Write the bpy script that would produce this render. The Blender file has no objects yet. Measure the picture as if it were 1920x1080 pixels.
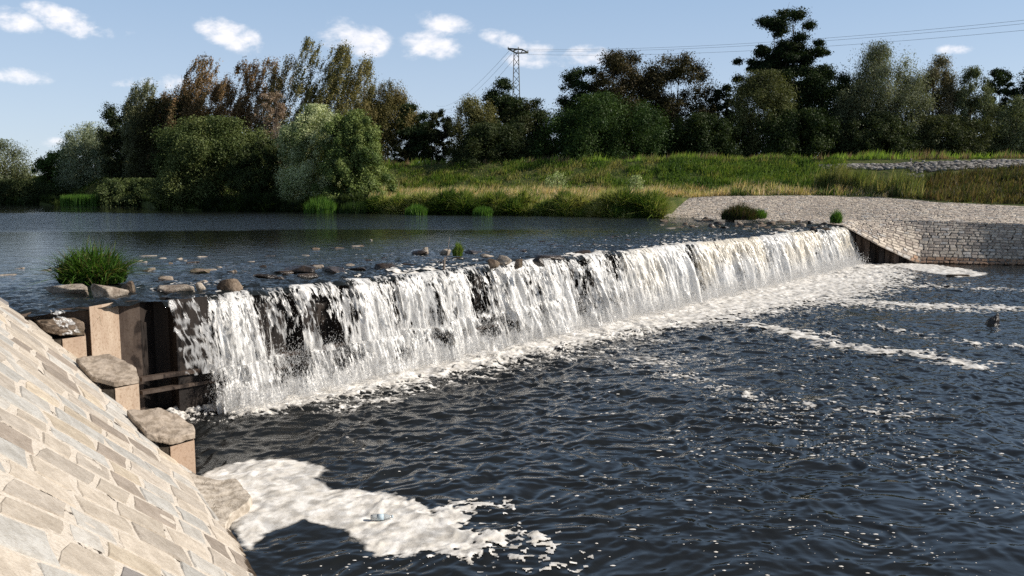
import bpy, math, random
import numpy as np
from mathutils import Vector

SC = bpy.context.scene
COL = SC.collection
PI = math.pi

# ---------------------------------------------------------------- camera
F = 1507.0
CAMZ = 3.96
TH = math.atan((540 - 365) / F)
cam_d = bpy.data.cameras.new('camera')
cam_d.sensor_width = 36
cam_d.lens = 36 * F / 1920
cam_d.clip_end = 6000
cam = bpy.data.objects.new('camera', cam_d)
cam.location = (0, 0, CAMZ)
cam.rotation_euler = (PI / 2 - TH, 0, 0)
COL.objects.link(cam)
SC.camera = cam

# ---------------------------------------------------------------- sun + sky + exposure
SUN_EL = math.radians(33)
SUN_AZ = math.radians(-2)
SUN_DIR = Vector((math.cos(SUN_AZ), math.sin(SUN_AZ), 0))   # horizontal direction towards the sun
sd = bpy.data.lights.new('sun', 'SUN')
sd.energy = 4.6
sd.angle = math.radians(0.5)
sd.color = (1.0, 0.93, 0.83)
sun = bpy.data.objects.new('sun', sd)
tos = Vector((SUN_DIR.x * math.cos(SUN_EL), SUN_DIR.y * math.cos(SUN_EL), math.sin(SUN_EL)))
sun.rotation_euler = tos.to_track_quat('Z', 'Y').to_euler()
COL.objects.link(sun)

SC.view_settings.view_transform = 'Standard'
SC.view_settings.look = 'None'
SC.view_settings.gamma = 1
SC.view_settings.exposure = 0.38
SC.cycles.use_denoising = False
SC.cycles.max_bounces = 8
SC.cycles.diffuse_bounces = 3
SC.cycles.glossy_bounces = 4
SC.cycles.transmission_bounces = 4
SC.cycles.transparent_max_bounces = 12
SC.cycles.use_adaptive_sampling = True
SC.cycles.adaptive_threshold = 0.01
SC.cycles.caustics_reflective = False
SC.cycles.caustics_refractive = False
SC.cycles.sample_clamp_indirect = 4


def ray(px, py):
    a = (px - 960) / F
    b = (540 - py) / F
    return np.array([a, math.cos(TH) + b * math.sin(TH), -math.sin(TH) + b * math.cos(TH)])


def G(px, py, z):
    """point of the photograph on the horizontal plane z"""
    d = ray(px, py)
    t = (z - CAMZ) / d[2]
    return np.array([d[0] * t, d[1] * t, z])


def D(px, py, Y):
    """point of the photograph at depth Y"""
    d = ray(px, py)
    t = Y / d[1]
    return np.array([d[0] * t, Y, CAMZ + d[2] * t])


# ---------------------------------------------------------------- node helpers
class NT:
    def __init__(s, tree):
        s.t = tree
        s.n = tree.nodes
        s.l = tree.links

    def node(s, typ, **kw):
        n = s.n.new(typ)
        for k, v in kw.items():
            setattr(n, k, v)
        return n

    def link(s, a, b):
        s.l.new(a, b)

    def put(s, sock, v):
        if isinstance(v, (int, float)):
            sock.default_value = v
        elif isinstance(v, (tuple, list)):
            sock.default_value = tuple(v) if len(v) != 3 or len(sock.default_value) == 3 else (*v, 1)
        else:
            s.link(v, sock)

    def math(s, op, a, b=None, c=None, clamp=False):
        n = s.node('ShaderNodeMath', operation=op, use_clamp=clamp)
        s.put(n.inputs[0], a)
        if b is not None: s.put(n.inputs[1], b)
        if c is not None: s.put(n.inputs[2], c)
        return n.outputs[0]

    def ramp(s, v, lo, hi, a=0.0, b=1.0):
        n = s.node('ShaderNodeMapRange', interpolation_type='SMOOTHSTEP')
        s.put(n.inputs[0], v)
        for i, x in enumerate((lo, hi, a, b)):
            s.put(n.inputs[1 + i], x)
        return n.outputs[0]

    def mix(s, f, a, b):
        n = s.node('ShaderNodeMix', data_type='RGBA')
        s.put(n.inputs[0], f); s.put(n.inputs[6], a); s.put(n.inputs[7], b)
        return n.outputs[2]

    def mul(s, a, b):
        n = s.node('ShaderNodeMix', data_type='RGBA', blend_type='MULTIPLY')
        n.inputs[0].default_value = 1
        s.put(n.inputs[6], a); s.put(n.inputs[7], b)
        return n.outputs[2]

    def noise(s, scale, detail=4, rough=.55, vec=None, dist=0.0):
        n = s.node('ShaderNodeTexNoise')
        n.inputs['Scale'].default_value = scale
        n.inputs['Detail'].default_value = detail
        n.inputs['Roughness'].default_value = rough
        n.inputs['Distortion'].default_value = dist
        if vec is not None: s.link(vec, n.inputs['Vector'])
        return n.outputs[0]

    def coord(s, scale=(1, 1, 1)):
        g = s.node('ShaderNodeNewGeometry')
        m = s.node('ShaderNodeMapping')
        m.inputs['Scale'].default_value = scale
        s.link(g.outputs['Position'], m.inputs['Vector'])
        return m.outputs[0]

    def bump(s, h, strength, dist, normal=None):
        n = s.node('ShaderNodeBump')
        s.put(n.inputs['Strength'], strength)
        n.inputs['Distance'].default_value = dist
        s.link(h, n.inputs['Height'])
        if normal is not None: s.link(normal, n.inputs['Normal'])
        return n.outputs[0]

    def attr(s, name):
        n = s.node('ShaderNodeAttribute')
        n.attribute_name = name
        return n


def new_mat(name):
    m = bpy.data.materials.new(name)
    m.use_nodes = True
    m.node_tree.nodes.clear()
    t = NT(m.node_tree)
    out = t.node('ShaderNodeOutputMaterial')
    return m, t, out


def principled(t, out, col, rough=.8, spec=.3, normal=None, metal=0):
    p = t.node('ShaderNodeBsdfPrincipled')
    t.put(p.inputs['Base Color'], col)
    t.put(p.inputs['Roughness'], rough)
    t.put(p.inputs['Specular IOR Level'], spec)
    t.put(p.inputs['Metallic'], metal)
    if normal is not None: t.link(normal, p.inputs['Normal'])
    t.link(p.outputs[0], out.inputs[0])
    return p


# ---------------------------------------------------------------- world: Nishita sky with small clouds
world = bpy.data.worlds.new('World')
SC.world = world
world.use_nodes = True
wt = NT(world.node_tree)
wt.n.clear()
wout = wt.node('ShaderNodeOutputWorld')
bg = wt.node('ShaderNodeBackground')
sky = wt.node('ShaderNodeTexSky', sky_type='NISHITA')
sky.sun_disc = False
sky.sun_elevation = SUN_EL
sky.sun_rotation = math.atan2(SUN_DIR.x, SUN_DIR.y)
sky.air_density = 1.0
sky.dust_density = 0.35
sky.ozone_density = 2.2
SKY_S = 0.125
bg.inputs[1].default_value = SKY_S
wtc = wt.node('ShaderNodeTexCoord')
sep = wt.node('ShaderNodeSeparateXYZ')
wt.link(wtc.outputs['Generated'], sep.inputs[0])
yy = wt.math('MAXIMUM', sep.outputs[1], 0.02)
uu = wt.math('DIVIDE', sep.outputs[0], yy)
vv = wt.math('DIVIDE', sep.outputs[2], yy)
comb = wt.node('ShaderNodeCombineXYZ')
wt.link(uu, comb.inputs[0]); wt.link(wt.math('MULTIPLY', vv, 1.7), comb.inputs[1])
cn = wt.noise(11, 6, .6, comb.outputs[0], .3)
cn2 = wt.noise(34, 5, .6, comb.outputs[0], .2)
# px, py, half width px, half height px, strength, slant
CLOUDS = [(25, 38, 62, 20, .95, .2), (128, 44, 66, 24, 1.1, .3), (40, 144, 66, 14, 1, .1), (440, 68, 58, 26, 1.1, .3),
          (235, 155, 52, 12, .8, .05), (310, 158, 50, 16, .8, 0), (660, 72, 62, 26, 1.05, .15), (636, 52, 34, 16, .9, 0),
          (826, 42, 56, 18, .95, .25), (812, 84, 52, 24, 1.15, 0), (770, 100, 22, 12, .75, .1), (945, 74, 44, 15, .95, .15),
          (1012, 94, 56, 17, .95, .1), (1086, 108, 48, 20, .95, 0), (992, 112, 40, 14, .85, 0), (100, 266, 28, 9, .7, 0),
          (1310, 44, 90, 15, .35, 0), (1785, 91, 38, 9, .8, 0), (244, 60, 14, 10, .55, 0), (1030, 190, 60, 14, .35, 0),
          (560, 130, 22, 9, .4, 0), (2300, 60, 150, 40, .9, 0), (-300, 90, 120, 30, .9, 0)]
tot = None
for (cx, cy, rx, ry, st, sl) in CLOUDS:
    d = ray(cx, cy)
    u0, v0 = d[0] / d[1], d[2] / d[1]
    du = wt.math('MULTIPLY', wt.math('SUBTRACT', uu, float(u0)), F / rx)
    dv0 = wt.math('ADD', wt.math('SUBTRACT', vv, float(v0)), wt.math('MULTIPLY', wt.math('SUBTRACT', uu, float(u0)), sl))
    dv = wt.math('MULTIPLY', dv0, F / ry)
    r2 = wt.math('ADD', wt.math('MULTIPLY', du, du), wt.math('MULTIPLY', dv, dv))
    m = wt.math('MULTIPLY', wt.math('SUBTRACT', 1.0, wt.math('MULTIPLY', r2, .5), clamp=True), st)
    tot = m if tot is None else wt.math('MAXIMUM', tot, m)
nz = wt.math('ADD', wt.math('MULTIPLY', cn, .7), wt.math('MULTIPLY', cn2, .3))
cl = wt.ramp(wt.math('ADD', tot, wt.math('MULTIPLY', wt.math('SUBTRACT', nz, .5), 5.2)), .30, 1.5)
cl = wt.math('MULTIPLY', cl, wt.ramp(tot, 0.02, .3))
cl = wt.math('MULTIPLY', cl, .88)
cl = wt.math('MULTIPLY', cl, wt.ramp(sep.outputs[1], 0.05, .2))
el = wt.ramp(sep.outputs[2], 0.0, .32)
grad = wt.mix(el, (3.5, 4.1, 5.0, 1), (2.0, 2.95, 4.3, 1))
grad = wt.mix(wt.ramp(sep.outputs[2], .26, .52), grad, (.50, .62, .80, 1))
skyb = wt.mix(.80, sky.outputs[0], grad)
skyc = wt.mix(cl, skyb, (7.4, 7.1, 7.1, 1))
wt.link(skyc, bg.inputs[0])
wt.link(bg.outputs[0], wout.inputs[0])


# ---------------------------------------------------------------- numpy noise
def _hash(ix, iy, seed):
    ix = ix.astype(np.int64); iy = iy.astype(np.int64)
    h = (ix * 374761393 + iy * 668265263 + seed * 1442695041) & 0xFFFFFFFF
    h = ((h ^ (h >> 13)) * 1274126177) & 0xFFFFFFFF
    h = (h ^ (h >> 16)) & 0xFFFFFFFF
    return h.astype(np.float64) / 4294967295.0


def vnoise(x, y, seed=0):
    x = np.asarray(x, float); y = np.asarray(y, float)
    ix = np.floor(x); iy = np.floor(y)
    fx = x - ix; fy = y - iy
    fx = fx * fx * fx * (fx * (fx * 6 - 15) + 10); fy = fy * fy * fy * (fy * (fy * 6 - 15) + 10)
    a = _hash(ix, iy, seed); b = _hash(ix + 1, iy, seed)
    c = _hash(ix, iy + 1, seed); d = _hash(ix + 1, iy + 1, seed)
    return (a + (b - a) * fx) * (1 - fy) + (c + (d - c) * fx) * fy


def fbm(x, y, seed=0, octv=4, gain=.5):
    s = 0; a = 1; t = 0
    for o in range(octv):
        s = s + a * vnoise(x * 2 ** o + 17.3 * o, y * 2 ** o - 9.1 * o, seed + o * 31)
        t += a; a *= gain
    return s / t


def smooth(x, a, b):
    t = np.clip((x - a) / (b - a), 0, 1)
    return t * t * (3 - 2 * t)


# ---------------------------------------------------------------- object helpers
def tag(o, label=None, cat=None, group=None, kind=None):
    if label: o['label'] = label
    if cat: o['category'] = cat
    if group: o['group'] = group
    if kind: o['kind'] = kind
    return o


def empty(name, loc, label, cat, group=None):
    o = bpy.data.objects.new(name, None)
    o.location = loc
    o.empty_display_size = .2
    COL.objects.link(o)
    return tag(o, label, cat, group)


def link(name, me, mat, parent=None, loc=None):
    o = bpy.data.objects.new(name, me)
    if mat is not None and not me.materials: me.materials.append(mat)
    COL.objects.link(o)
    if parent is not None:
        o.parent = parent
    if loc is not None: o.location = loc
    return o


def mesh_np(name, V, Fq, mat, parent=None, col=None, smooth_=False, loc=None):
    """V (n,3); Fq (m,k) faces all of k corners; col (n,3)"""
    V = np.ascontiguousarray(V, dtype=np.float32)
    Fq = np.ascontiguousarray(Fq, dtype=np.int32)
    if loc is not None:
        V = V - np.asarray(loc, dtype=np.float32)
    k = Fq.shape[1]; m = len(Fq)
    me = bpy.data.meshes.new(name)
    me.vertices.add(len(V)); me.vertices.foreach_set('co', V.ravel())
    me.loops.add(m * k); me.loops.foreach_set('vertex_index', Fq.ravel())
    me.polygons.add(m)
    me.polygons.foreach_set('loop_start', np.arange(0, m * k, k, dtype=np.int32))
    if smooth_: me.polygons.foreach_set('use_smooth', np.ones(m, dtype=bool))
    me.update(calc_edges=True)
    if col is not None:
        a = me.color_attributes.new('Col', 'FLOAT_COLOR', 'POINT')
        c4 = np.ones((len(V), 4), dtype=np.float32); c4[:, :col.shape[1]] = col
        a.data.foreach_set('color', c4.ravel())
    return link(name, me, mat, parent, loc)


def grid_faces(nr, nc, keep=None):
    i = np.arange(nr - 1)[:, None] * nc + np.arange(nc - 1)[None, :]
    f = np.stack([i, i + 1, i + nc + 1, i + nc], -1)
    if keep is not None: f = f[keep]
    return f.reshape(-1, 4)


def compact(V, Fq, *extra):
    used = np.unique(Fq)
    m = np.zeros(len(V), dtype=np.int64); m[used] = np.arange(len(used))
    return (V[used], m[Fq]) + tuple(e[used] for e in extra)


class MB:
    """collects simple solids, links them as ONE mesh object"""
    def __init__(s): s.v = []; s.f = []; s.sm = []

    def add(s, vs, fs, sm=False):
        o = len(s.v)
        s.v += [tuple(float(c) for c in p) for p in vs]
        s.f += [tuple(o + i for i in f) for f in fs]
        s.sm += [sm] * len(fs)
        return s

    def tube(s, pts, rad, n=6, cap=True):
        pts = [np.asarray(p, float) for p in pts]
        if isinstance(rad, (int, float)): rad = [rad] * len(pts)
        vs = []; fs = []
        for i, p in enumerate(pts):
            t = pts[min(i + 1, len(pts) - 1)] - pts[max(i - 1, 0)]
            t = t / (np.linalg.norm(t) + 1e-9)
            a = np.array([0, 0, 1.]) if abs(t[2]) < .9 else np.array([1., 0, 0])
            u = np.cross(t, a); u /= np.linalg.norm(u); w = np.cross(t, u)
            for k in range(n):
                an = 2 * PI * k / n
                vs.append(p + rad[i] * (math.cos(an) * u + math.sin(an) * w))
        for i in range(len(pts) - 1):
            for k in range(n):
                fs.append((i * n + k, i * n + (k + 1) % n, (i + 1) * n + (k + 1) % n, (i + 1) * n + k))
        if cap:
            fs.append(tuple(range(n))[::-1]); fs.append(tuple((len(pts) - 1) * n + k for k in range(n)))
        return s.add(vs, fs, True)

    def bar(s, a, b, w, h):
        a = np.asarray(a, float); b = np.asarray(b, float)
        t = b - a; t /= np.linalg.norm(t)
        up = np.array([0, 0, 1.]) if abs(t[2]) < .95 else np.array([1., 0, 0])
        u = np.cross(t, up); u /= np.linalg.norm(u); v = np.cross(u, t)
        vs = []
        for p in (a, b):
            for (i, j) in ((-1, -1), (1, -1), (1, 1), (-1, 1)):
                vs.append(p + u * i * w / 2 + v * j * h / 2)
        return s.add(vs, [(0, 3, 2, 1), (4, 5, 6, 7), (0, 1, 5, 4), (1, 2, 6, 5), (2, 3, 7, 6), (3, 0, 4, 7)])

    def prism(s, poly, z0, z1):
        n = len(poly)
        z0 = [z0] * n if isinstance(z0, (int, float)) else z0
        z1 = [z1] * n if isinstance(z1, (int, float)) else z1
        vs = [(p[0], p[1], z0[i]) for i, p in enumerate(poly)] + [(p[0], p[1], z1[i]) for i, p in enumerate(poly)]
        fs = [tuple(range(n))[::-1], tuple(range(n, 2 * n))] + [(i, (i + 1) % n, n + (i + 1) % n, n + i) for i in range(n)]
        return s.add(vs, fs)

    def build(s, name, mat, parent=None, loc=None):
        me = bpy.data.meshes.new(name)
        V = np.array(s.v)
        if loc is not None: V = V - np.asarray(loc)
        me.from_pydata([tuple(p) for p in V], [], s.f)
        me.polygons.foreach_set('use_smooth', s.sm)
        me.update()
        return link(name, me, mat, parent, loc)


# ---------------------------------------------------------------- materials
def mat_water(name, base, flow):
    m, t, out = new_mat(name)
    c1 = t.coord((1, 1.0, 1))
    n1 = t.noise(2.2, 5, .6, c1, .6)
    n2 = t.noise(9, 4, .6, c1, .4)
    n3 = t.noise(30, 3, .6, c1)
    h = t.math('ADD', t.math('ADD', t.math('MULTIPLY', n1, .6), t.math('MULTIPLY', n2, .26)), t.math('MULTIPLY', n3, .06))
    if flow == 'upper':
        a = t.attr('Col')
        sp = t.node('ShaderNodeSeparateColor'); t.link(a.outputs['Color'], sp.inputs[0])
        st = sp.outputs[0]
        nb = t.bump(h, st, .16)
        p = principled(t, out, base, .045, .5, nb)
    else:
        a = t.attr('Col')
        sp = t.node('ShaderNodeSeparateColor'); t.link(a.outputs['Color'], sp.inputs[0])
        nb = t.bump(h, sp.outputs[0], .055)
        p = principled(t, out, base, .015, .5, nb)
    p.inputs['IOR'].default_value = 1.33
    return m


M_LOW = mat_water('lower_water', (.012, .013, .013, 1), 'lower')
M_UP = mat_water('upper_water', (.012, .014, .014, 1), 'upper')


def mat_foam():
    m, t, out = new_mat('foam')
    c = t.coord()
    n = t.noise(5, 5, .6, c); n2 = t.noise(40, 3, .6, c)
    col = t.mix(t.ramp(n, .35, .7), (.68, .64, .58, 1), (.86, .84, .81, 1))
    nb = t.bump(t.math('ADD', n, t.math('MULTIPLY', n2, .3)), .35, .025)
    p = principled(t, out, col, .55, .3, nb)
    t.link(t.attr('Col').outputs['Alpha'], p.inputs['Alpha'])
    return m


M_FOAM = mat_foam()


def mat_fall():
    m, t, out = new_mat('falling_water')
    a = t.attr('Col')
    dif = t.node('ShaderNodeBsdfDiffuse'); tr = t.node('ShaderNodeBsdfTranslucent'); gl = t.node('ShaderNodeBsdfGlossy')
    t.link(a.outputs['Color'], dif.inputs[0]); t.link(a.outputs['Color'], tr.inputs[0])
    gl.inputs['Roughness'].default_value = .25
    n = t.noise(30, 3, .6, t.coord((1, 1, .35)))
    nb = t.bump(n, .5, .03)
    for x in (dif, gl): t.link(nb, x.inputs['Normal'])
    mx = t.node('ShaderNodeMixShader'); mx.inputs[0].default_value = .32
    t.link(dif.outputs[0], mx.inputs[1]); t.link(tr.outputs[0], mx.inputs[2])
    mx2 = t.node('ShaderNodeMixShader'); mx2.inputs[0].default_value = .07
    t.link(mx.outputs[0], mx2.inputs[1]); t.link(gl.outputs[0], mx2.inputs[2])
    tp = t.node('ShaderNodeBsdfTransparent'); mx3 = t.node('ShaderNodeMixShader')
    t.link(a.outputs['Alpha'], mx3.inputs[0]); t.link(tp.outputs[0], mx3.inputs[1]); t.link(mx2.outputs[0], mx3.inputs[2])
    t.link(mx3.outputs[0], out.inputs[0])
    return m


M_FALL = mat_fall()


def mat_rock(name, c0, c1, wet=0, moss=0.0, scale=1.0):
    m, t, out = new_mat(name)
    c = t.coord()
    n = t.noise(3 * scale, 6, .65, c); n2 = t.noise(18 * scale, 4, .6, c); n3 = t.noise(1.1 * scale, 3, .5, c)
    col = t.mix(t.ramp(n, .35, .68), c0, c1)
    col = t.mul(col, t.mix(t.ramp(n2, .35, .6), (.62, .6, .57, 1), (1, 1, 1, 1)))
    if moss:
        col = t.mix(t.math('MULTIPLY', t.ramp(n3, .52, .62), moss), col, (.05, .06, .02, 1))
    nb = t.bump(t.math('ADD', n, t.math('MULTIPLY', n2, .4)), .8, .06)
    principled(t, out, col, .3 if wet else .85, .5 if wet else .25, nb)
    return m


M_ROCK = mat_rock('dry_rock', (.26, .21, .17, 1), (.50, .44, .37, 1))
M_SLABP = mat_rock('pale_slab_stone', (.50, .44, .37, 1), (.60, .53, .45, 1), scale=.45)
M_SLAB = mat_rock('slab_stone', (.32, .265, .215, 1), (.45, .38, .31, 1), scale=.45)
M_ROCKD = mat_rock('wet_rock', (.022, .017, .014, 1), (.075, .055, .042, 1), 1)
M_ROCKB = mat_rock('brown_rock', (.10, .072, .052, 1), (.27, .21, .16, 1), 0, .3)


def wet_band(t, col, n):
    sp = t.node('ShaderNodeSeparateXYZ'); t.link(t.coord(), sp.inputs[0])
    z = t.math('ADD', sp.outputs[2], t.math('MULTIPLY', t.math('SUBTRACT', n, .5), -.45))
    return t.mul(col, t.mix(t.ramp(z, .03, .09), (.16, .13, .10, 1), (1, 1, 1, 1)))


def mat_stone(name, rel=.5):
    m, t, out = new_mat(name)
    c = t.coord()
    a = t.attr('Col')
    n = t.noise(6, 6, .65, c); n2 = t.noise(45, 4, .6, c)
    col = t.mul(a.outputs['Color'], t.mix(t.ramp(n, .3, .7), (.80, .77, .73, 1), (1.12, 1.1, 1.07, 1)))
    col = t.mul(col, t.mix(t.ramp(n2, .3, .55), (.84, .82, .80, 1), (1, 1, 1, 1)))
    nb = t.bump(t.math('ADD', n, t.math('MULTIPLY', n2, .35)), rel, .04)
    col = wet_band(t, col, n)
    principled(t, out, col, .85, .2, nb)
    return m


M_STONE = mat_stone('paving_stone')
M_STONE2 = mat_stone('far_paving_stone', .8)


def mat_mortar(name, light, dark, thr):
    m, t, out = new_mat(name)
    c = t.coord()
    n = t.noise(4, 6, .7, c); n2 = t.noise(30, 4, .6, c)
    col = t.mix(t.ramp(n, thr, thr + .035), light, dark)
    col = t.mul(col, t.mix(t.ramp(n2, .3, .6), (.8, .78, .75, 1), (1, 1, 1, 1)))
    col = wet_band(t, col, n)
    principled(t, out, col, .9, .2, t.bump(n2, .6, .03))
    return m


M_MORTAR = mat_mortar('light_mortar', (.58, .52, .45, 1), (.045, .035, .028, 1), .60)
M_MORTAR2 = mat_mortar('grey_mortar', (.30, .26, .22, 1), (.07, .055, .045, 1), .54)


def mat_steel(name, c0, c1, c2):
    m, t, out = new_mat(name)
    c = t.coord((1, 1, .25)); cc = t.coord()
    n = t.noise(5, 6, .7, c); n2 = t.noise(26, 4, .65, cc); n3 = t.noise(1.7, 3, .5, c)
    col = t.mix(t.ramp(n, .35, .65), c0, c1)
    col = t.mix(t.ramp(n3, .5, .68), col, c2)
    col = t.mul(col, t.mix(t.ramp(n2, .30, .52), (.72, .66, .6, 1), (1, 1, 1, 1)))
    nb = t.bump(t.math('ADD', n, t.math('MULTIPLY', n2, .5)), .35, .012)
    principled(t, out, col, .7, .3, nb)
    return m


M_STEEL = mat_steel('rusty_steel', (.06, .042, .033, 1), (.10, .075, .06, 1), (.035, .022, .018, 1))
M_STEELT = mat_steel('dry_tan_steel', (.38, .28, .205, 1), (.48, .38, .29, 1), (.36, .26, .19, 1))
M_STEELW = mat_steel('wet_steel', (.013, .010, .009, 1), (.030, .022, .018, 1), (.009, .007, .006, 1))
M_CONC = mat_rock('wet_sill', (.05, .04, .03, 1), (.11, .085, .065, 1), 1)
M_GALV = mat_steel('galvanised_steel', (.08, .09, .08, 1), (.14, .15, .13, 1), (.08, .06, .05, 1))


def mat_leaf(name, trans=.35):
    m, t, out = new_mat(name)
    a = t.attr('Col')
    dif = t.node('ShaderNodeBsdfDiffuse'); tr = t.node('ShaderNodeBsdfTranslucent'); gl = t.node('ShaderNodeBsdfGlossy')
    t.link(a.outputs['Color'], dif.inputs[0])
    t.link(t.mul(a.outputs['Color'], (1.15, 1.2, .6, 1)), tr.inputs[0])
    gl.inputs['Roughness'].default_value = .5
    mx = t.node('ShaderNodeMixShader'); mx.inputs[0].default_value = trans
    t.link(dif.outputs[0], mx.inputs[1]); t.link(tr.outputs[0], mx.inputs[2])
    mx2 = t.node('ShaderNodeMixShader'); mx2.inputs[0].default_value = .012
    t.link(mx.outputs[0], mx2.inputs[1]); t.link(gl.outputs[0], mx2.inputs[2])
    t.link(mx2.outputs[0], out.inputs[0])
    return m


M_LEAF = mat_leaf('leaf', .22)
M_GRASS = mat_leaf('grass_blade', .4)
M_BARK = mat_rock('bark', (.05, .04, .032, 1), (.13, .11, .09, 1), 0, 0, 2)
M_BARKP = mat_rock('pale_bark', (.16, .13, .11, 1), (.34, .29, .25, 1), 0, 0, 2)


def mat_soil(name, c0, c1, c2):
    m, t, out = new_mat(name)
    c = t.coord()
    n = t.noise(.35, 6, .65, c); n2 = t.noise(2.5, 5, .7, c)
    col = t.mix(t.ramp(n, .4, .62), c0, c1)
    col = t.mix(t.ramp(n2, .5, .68), col, c2)
    principled(t, out, col, .95, .1, t.bump(n2, .8, .3))
    return m


M_SOIL = mat_soil('meadow', (.045, .065, .018, 1), (.09, .11, .03, 1), (.12, .105, .05, 1))
M_BED = mat_soil('river_bed', (.03, .025, .018, 1), (.05, .04, .03, 1), (.04, .035, .02, 1))

# ---------------------------------------------------------------- key geometry of the weir
ZU = 2.16
KP = np.array([-7.07, 13.40])
FAR = G(1577, 494, 0)[:2]
W = FAR - KP
LW = float(np.linalg.norm(W))
W = W / LW
ND = np.array([W[1], -W[0]])                # downstream
WING = np.array([.79, -.613])


def SE(s, e, z=None):
    """s along the weir from its near corner, e metres downstream of it"""
    p = KP[None, :] + np.atleast_1d(s)[:, None] * W + np.atleast_1d(e)[:, None] * ND
    return p


def se(s, e, z):
    p = KP + s * W + e * ND
    return np.array([p[0], p[1], z])


# ---------------------------------------------------------------- waves
rw = np.random.RandomState(5)
WV = []
for i in range(72):
    lam = .13 * (1.1 / .13) ** rw.rand()
    an = math.atan2(ND[1], ND[0]) + rw.normal(0, .95)
    k = 2 * PI / lam
    WV.append((k * math.cos(an), k * math.sin(an), rw.rand() * 6.28, .0080 * lam ** .66))


def wave_low(x, y):
    e = (x - KP[0]) * ND[0] + (y - KP[1]) * ND[1]
    wx = x + .35 * (fbm(x * .9, y * .9, 3, 2) - .5) * 2
    wy = y + .35 * (fbm(x * .9, y * .9, 9, 2) - .5) * 2
    h = np.zeros_like(x)
    for (kx, ky, ph, a) in WV:
        h += a * 1.45 * (1 - 1.6 * np.abs(np.sin((kx * wx + ky * wy + ph) * .5)))
    amp = .55 + .9 * fbm(x * .22, y * .22, 40, 2)
    amp *= .62 + .75 * np.exp(-np.maximum(e, 0) / 7)
    # calmer towards the camera
    amp *= .45 + .55 * smooth(y, 7, 15)
    return h * amp * .54


def lower_water():
    xs = np.concatenate([[-60, -30, -15], np.arange(-9, 33, .032), np.linspace(33.5, 60, 40), [120, 300]])
    ys = [6.5]
    while ys[-1] < 50: ys.append(ys[-1] + max(.022, ys[-1] * .0026))
    ys = np.concatenate([[-120, -40, -10, 0, 4], ys, [55, 60]])
    X, Y = np.meshgrid(xs, ys)
    Z = wave_low(X, Y)
    Z *= (X > -9) * (X < 50) * (Y > 6.4) * (Y < 52)
    s = (X - KP[0]) * W[0] + (Y - KP[1]) * W[1]
    e = (X - KP[0]) * ND[0] + (Y - KP[1]) * ND[1]
    keep = ((e > -1.0) | (s > LW + 1))
    kf = keep[:-1, :-1] & keep[1:, 1:]
    fine = .10 + .8 * np.exp(-np.maximum(e, 0) / 5) + .25 * fbm(X * .3, Y * .3, 77, 2)
    fine *= .25 + .75 * smooth(Y, 9, 18)
    V = np.stack([X, Y, Z], -1).reshape(-1, 3)
    C = np.stack([fine] * 3, -1).reshape(-1, 3)
    Fq = grid_faces(len(ys), len(xs), kf)
    V, Fq, C = compact(V, Fq, C)
    o = mesh_np('river_water', V, Fq, M_LOW, col=C, smooth_=True)
    tag(o, 'dark rippled river water below the weir', kind='structure')


def upper_z(s, d):
    """surface height upstream; d metres upstream of the crest"""
    near = np.exp(-d / 3.0)
    rip = (fbm(s * 2.0, d * 3.2, 21, 4, .6) - .5) * .20 * np.exp(-d / 4.5)
    z = ZU + rip - .07 * np.exp(-d / .35) - .03 * near
    return z


def upper_water():
    ss = np.concatenate([[-500, -250, -120, -60, -30, -12], np.arange(-4, LW + 1, .07), [LW + 6, LW + 20, 120, 300, 600]])
    dd = [0]
    while dd[-1] < 26: dd.append(dd[-1] + max(.05, dd[-1] * .016))
    dd = np.array(dd + [32, 42, 60, 90, 140, 220, 400])
    S, Dd = np.meshgrid(ss, dd)
    Z = np.where((S >= -4) & (S <= LW + 1), upper_z(S, Dd), ZU)
    P = KP[None, None, :] + S[..., None] * W - Dd[..., None] * ND
    V = np.concatenate([P, Z[..., None]], -1).reshape(-1, 3)
    X, Y = P[..., 0], P[..., 1]
    # fine ripple strength
    f = .07 + 1.2 * np.exp(-Dd / 4.5)
    C = np.stack([f] * 3, -1).reshape(-1, 3)
    Fq = grid_faces(len(dd), len(ss))[:, ::-1]
    o = mesh_np('upstream_river_water', V, Fq, M_UP, col=C, smooth_=True)
    tag(o, 'calm dark river water above the weir', kind='structure')


# the wind-ruffled bands of the upper water: ripple strength by world position in the material
def patch_upper():
    t = NT(M_UP.node_tree)
    bump = [n for n in t.n if n.bl_idname == 'ShaderNodeBump'][0]
    old = bump.inputs['Strength'].links[0].from_socket
    c = t.coord((1, 1, 1))
    sp = t.node('ShaderNodeSeparateXYZ'); t.link(c, sp.inputs[0])
    n = t.noise(.09, 4, .6, t.coord((.6, 1.6, 1)), .4)
    y = t.math('ADD', sp.outputs[1], t.math('MULTIPLY', t.math('SUBTRACT', n, .5), 26))
    band = t.math('MULTIPLY', t.ramp(y, 38, 48), t.ramp(y, 84, 72))
    # ruffled water reaches further right near the crest
    st = t.math('ADD', old, t.math('MULTIPLY', band, .34))
    t.link(st, bump.inputs['Strength'])
    h2 = t.noise(1.0, 4, .6, t.coord((.55, 2.4, 1)), .3)
    b2 = t.bump(h2, t.math('ADD', t.math('MULTIPLY', band, .5), .07), .22)
    t.link(b2, bump.inputs['Normal'])


lower_water()
upper_water()
patch_upper()


# ---------------------------------------------------------------- land
def col_x(px, Y):
    return (px - 960) / F * Y


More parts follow.
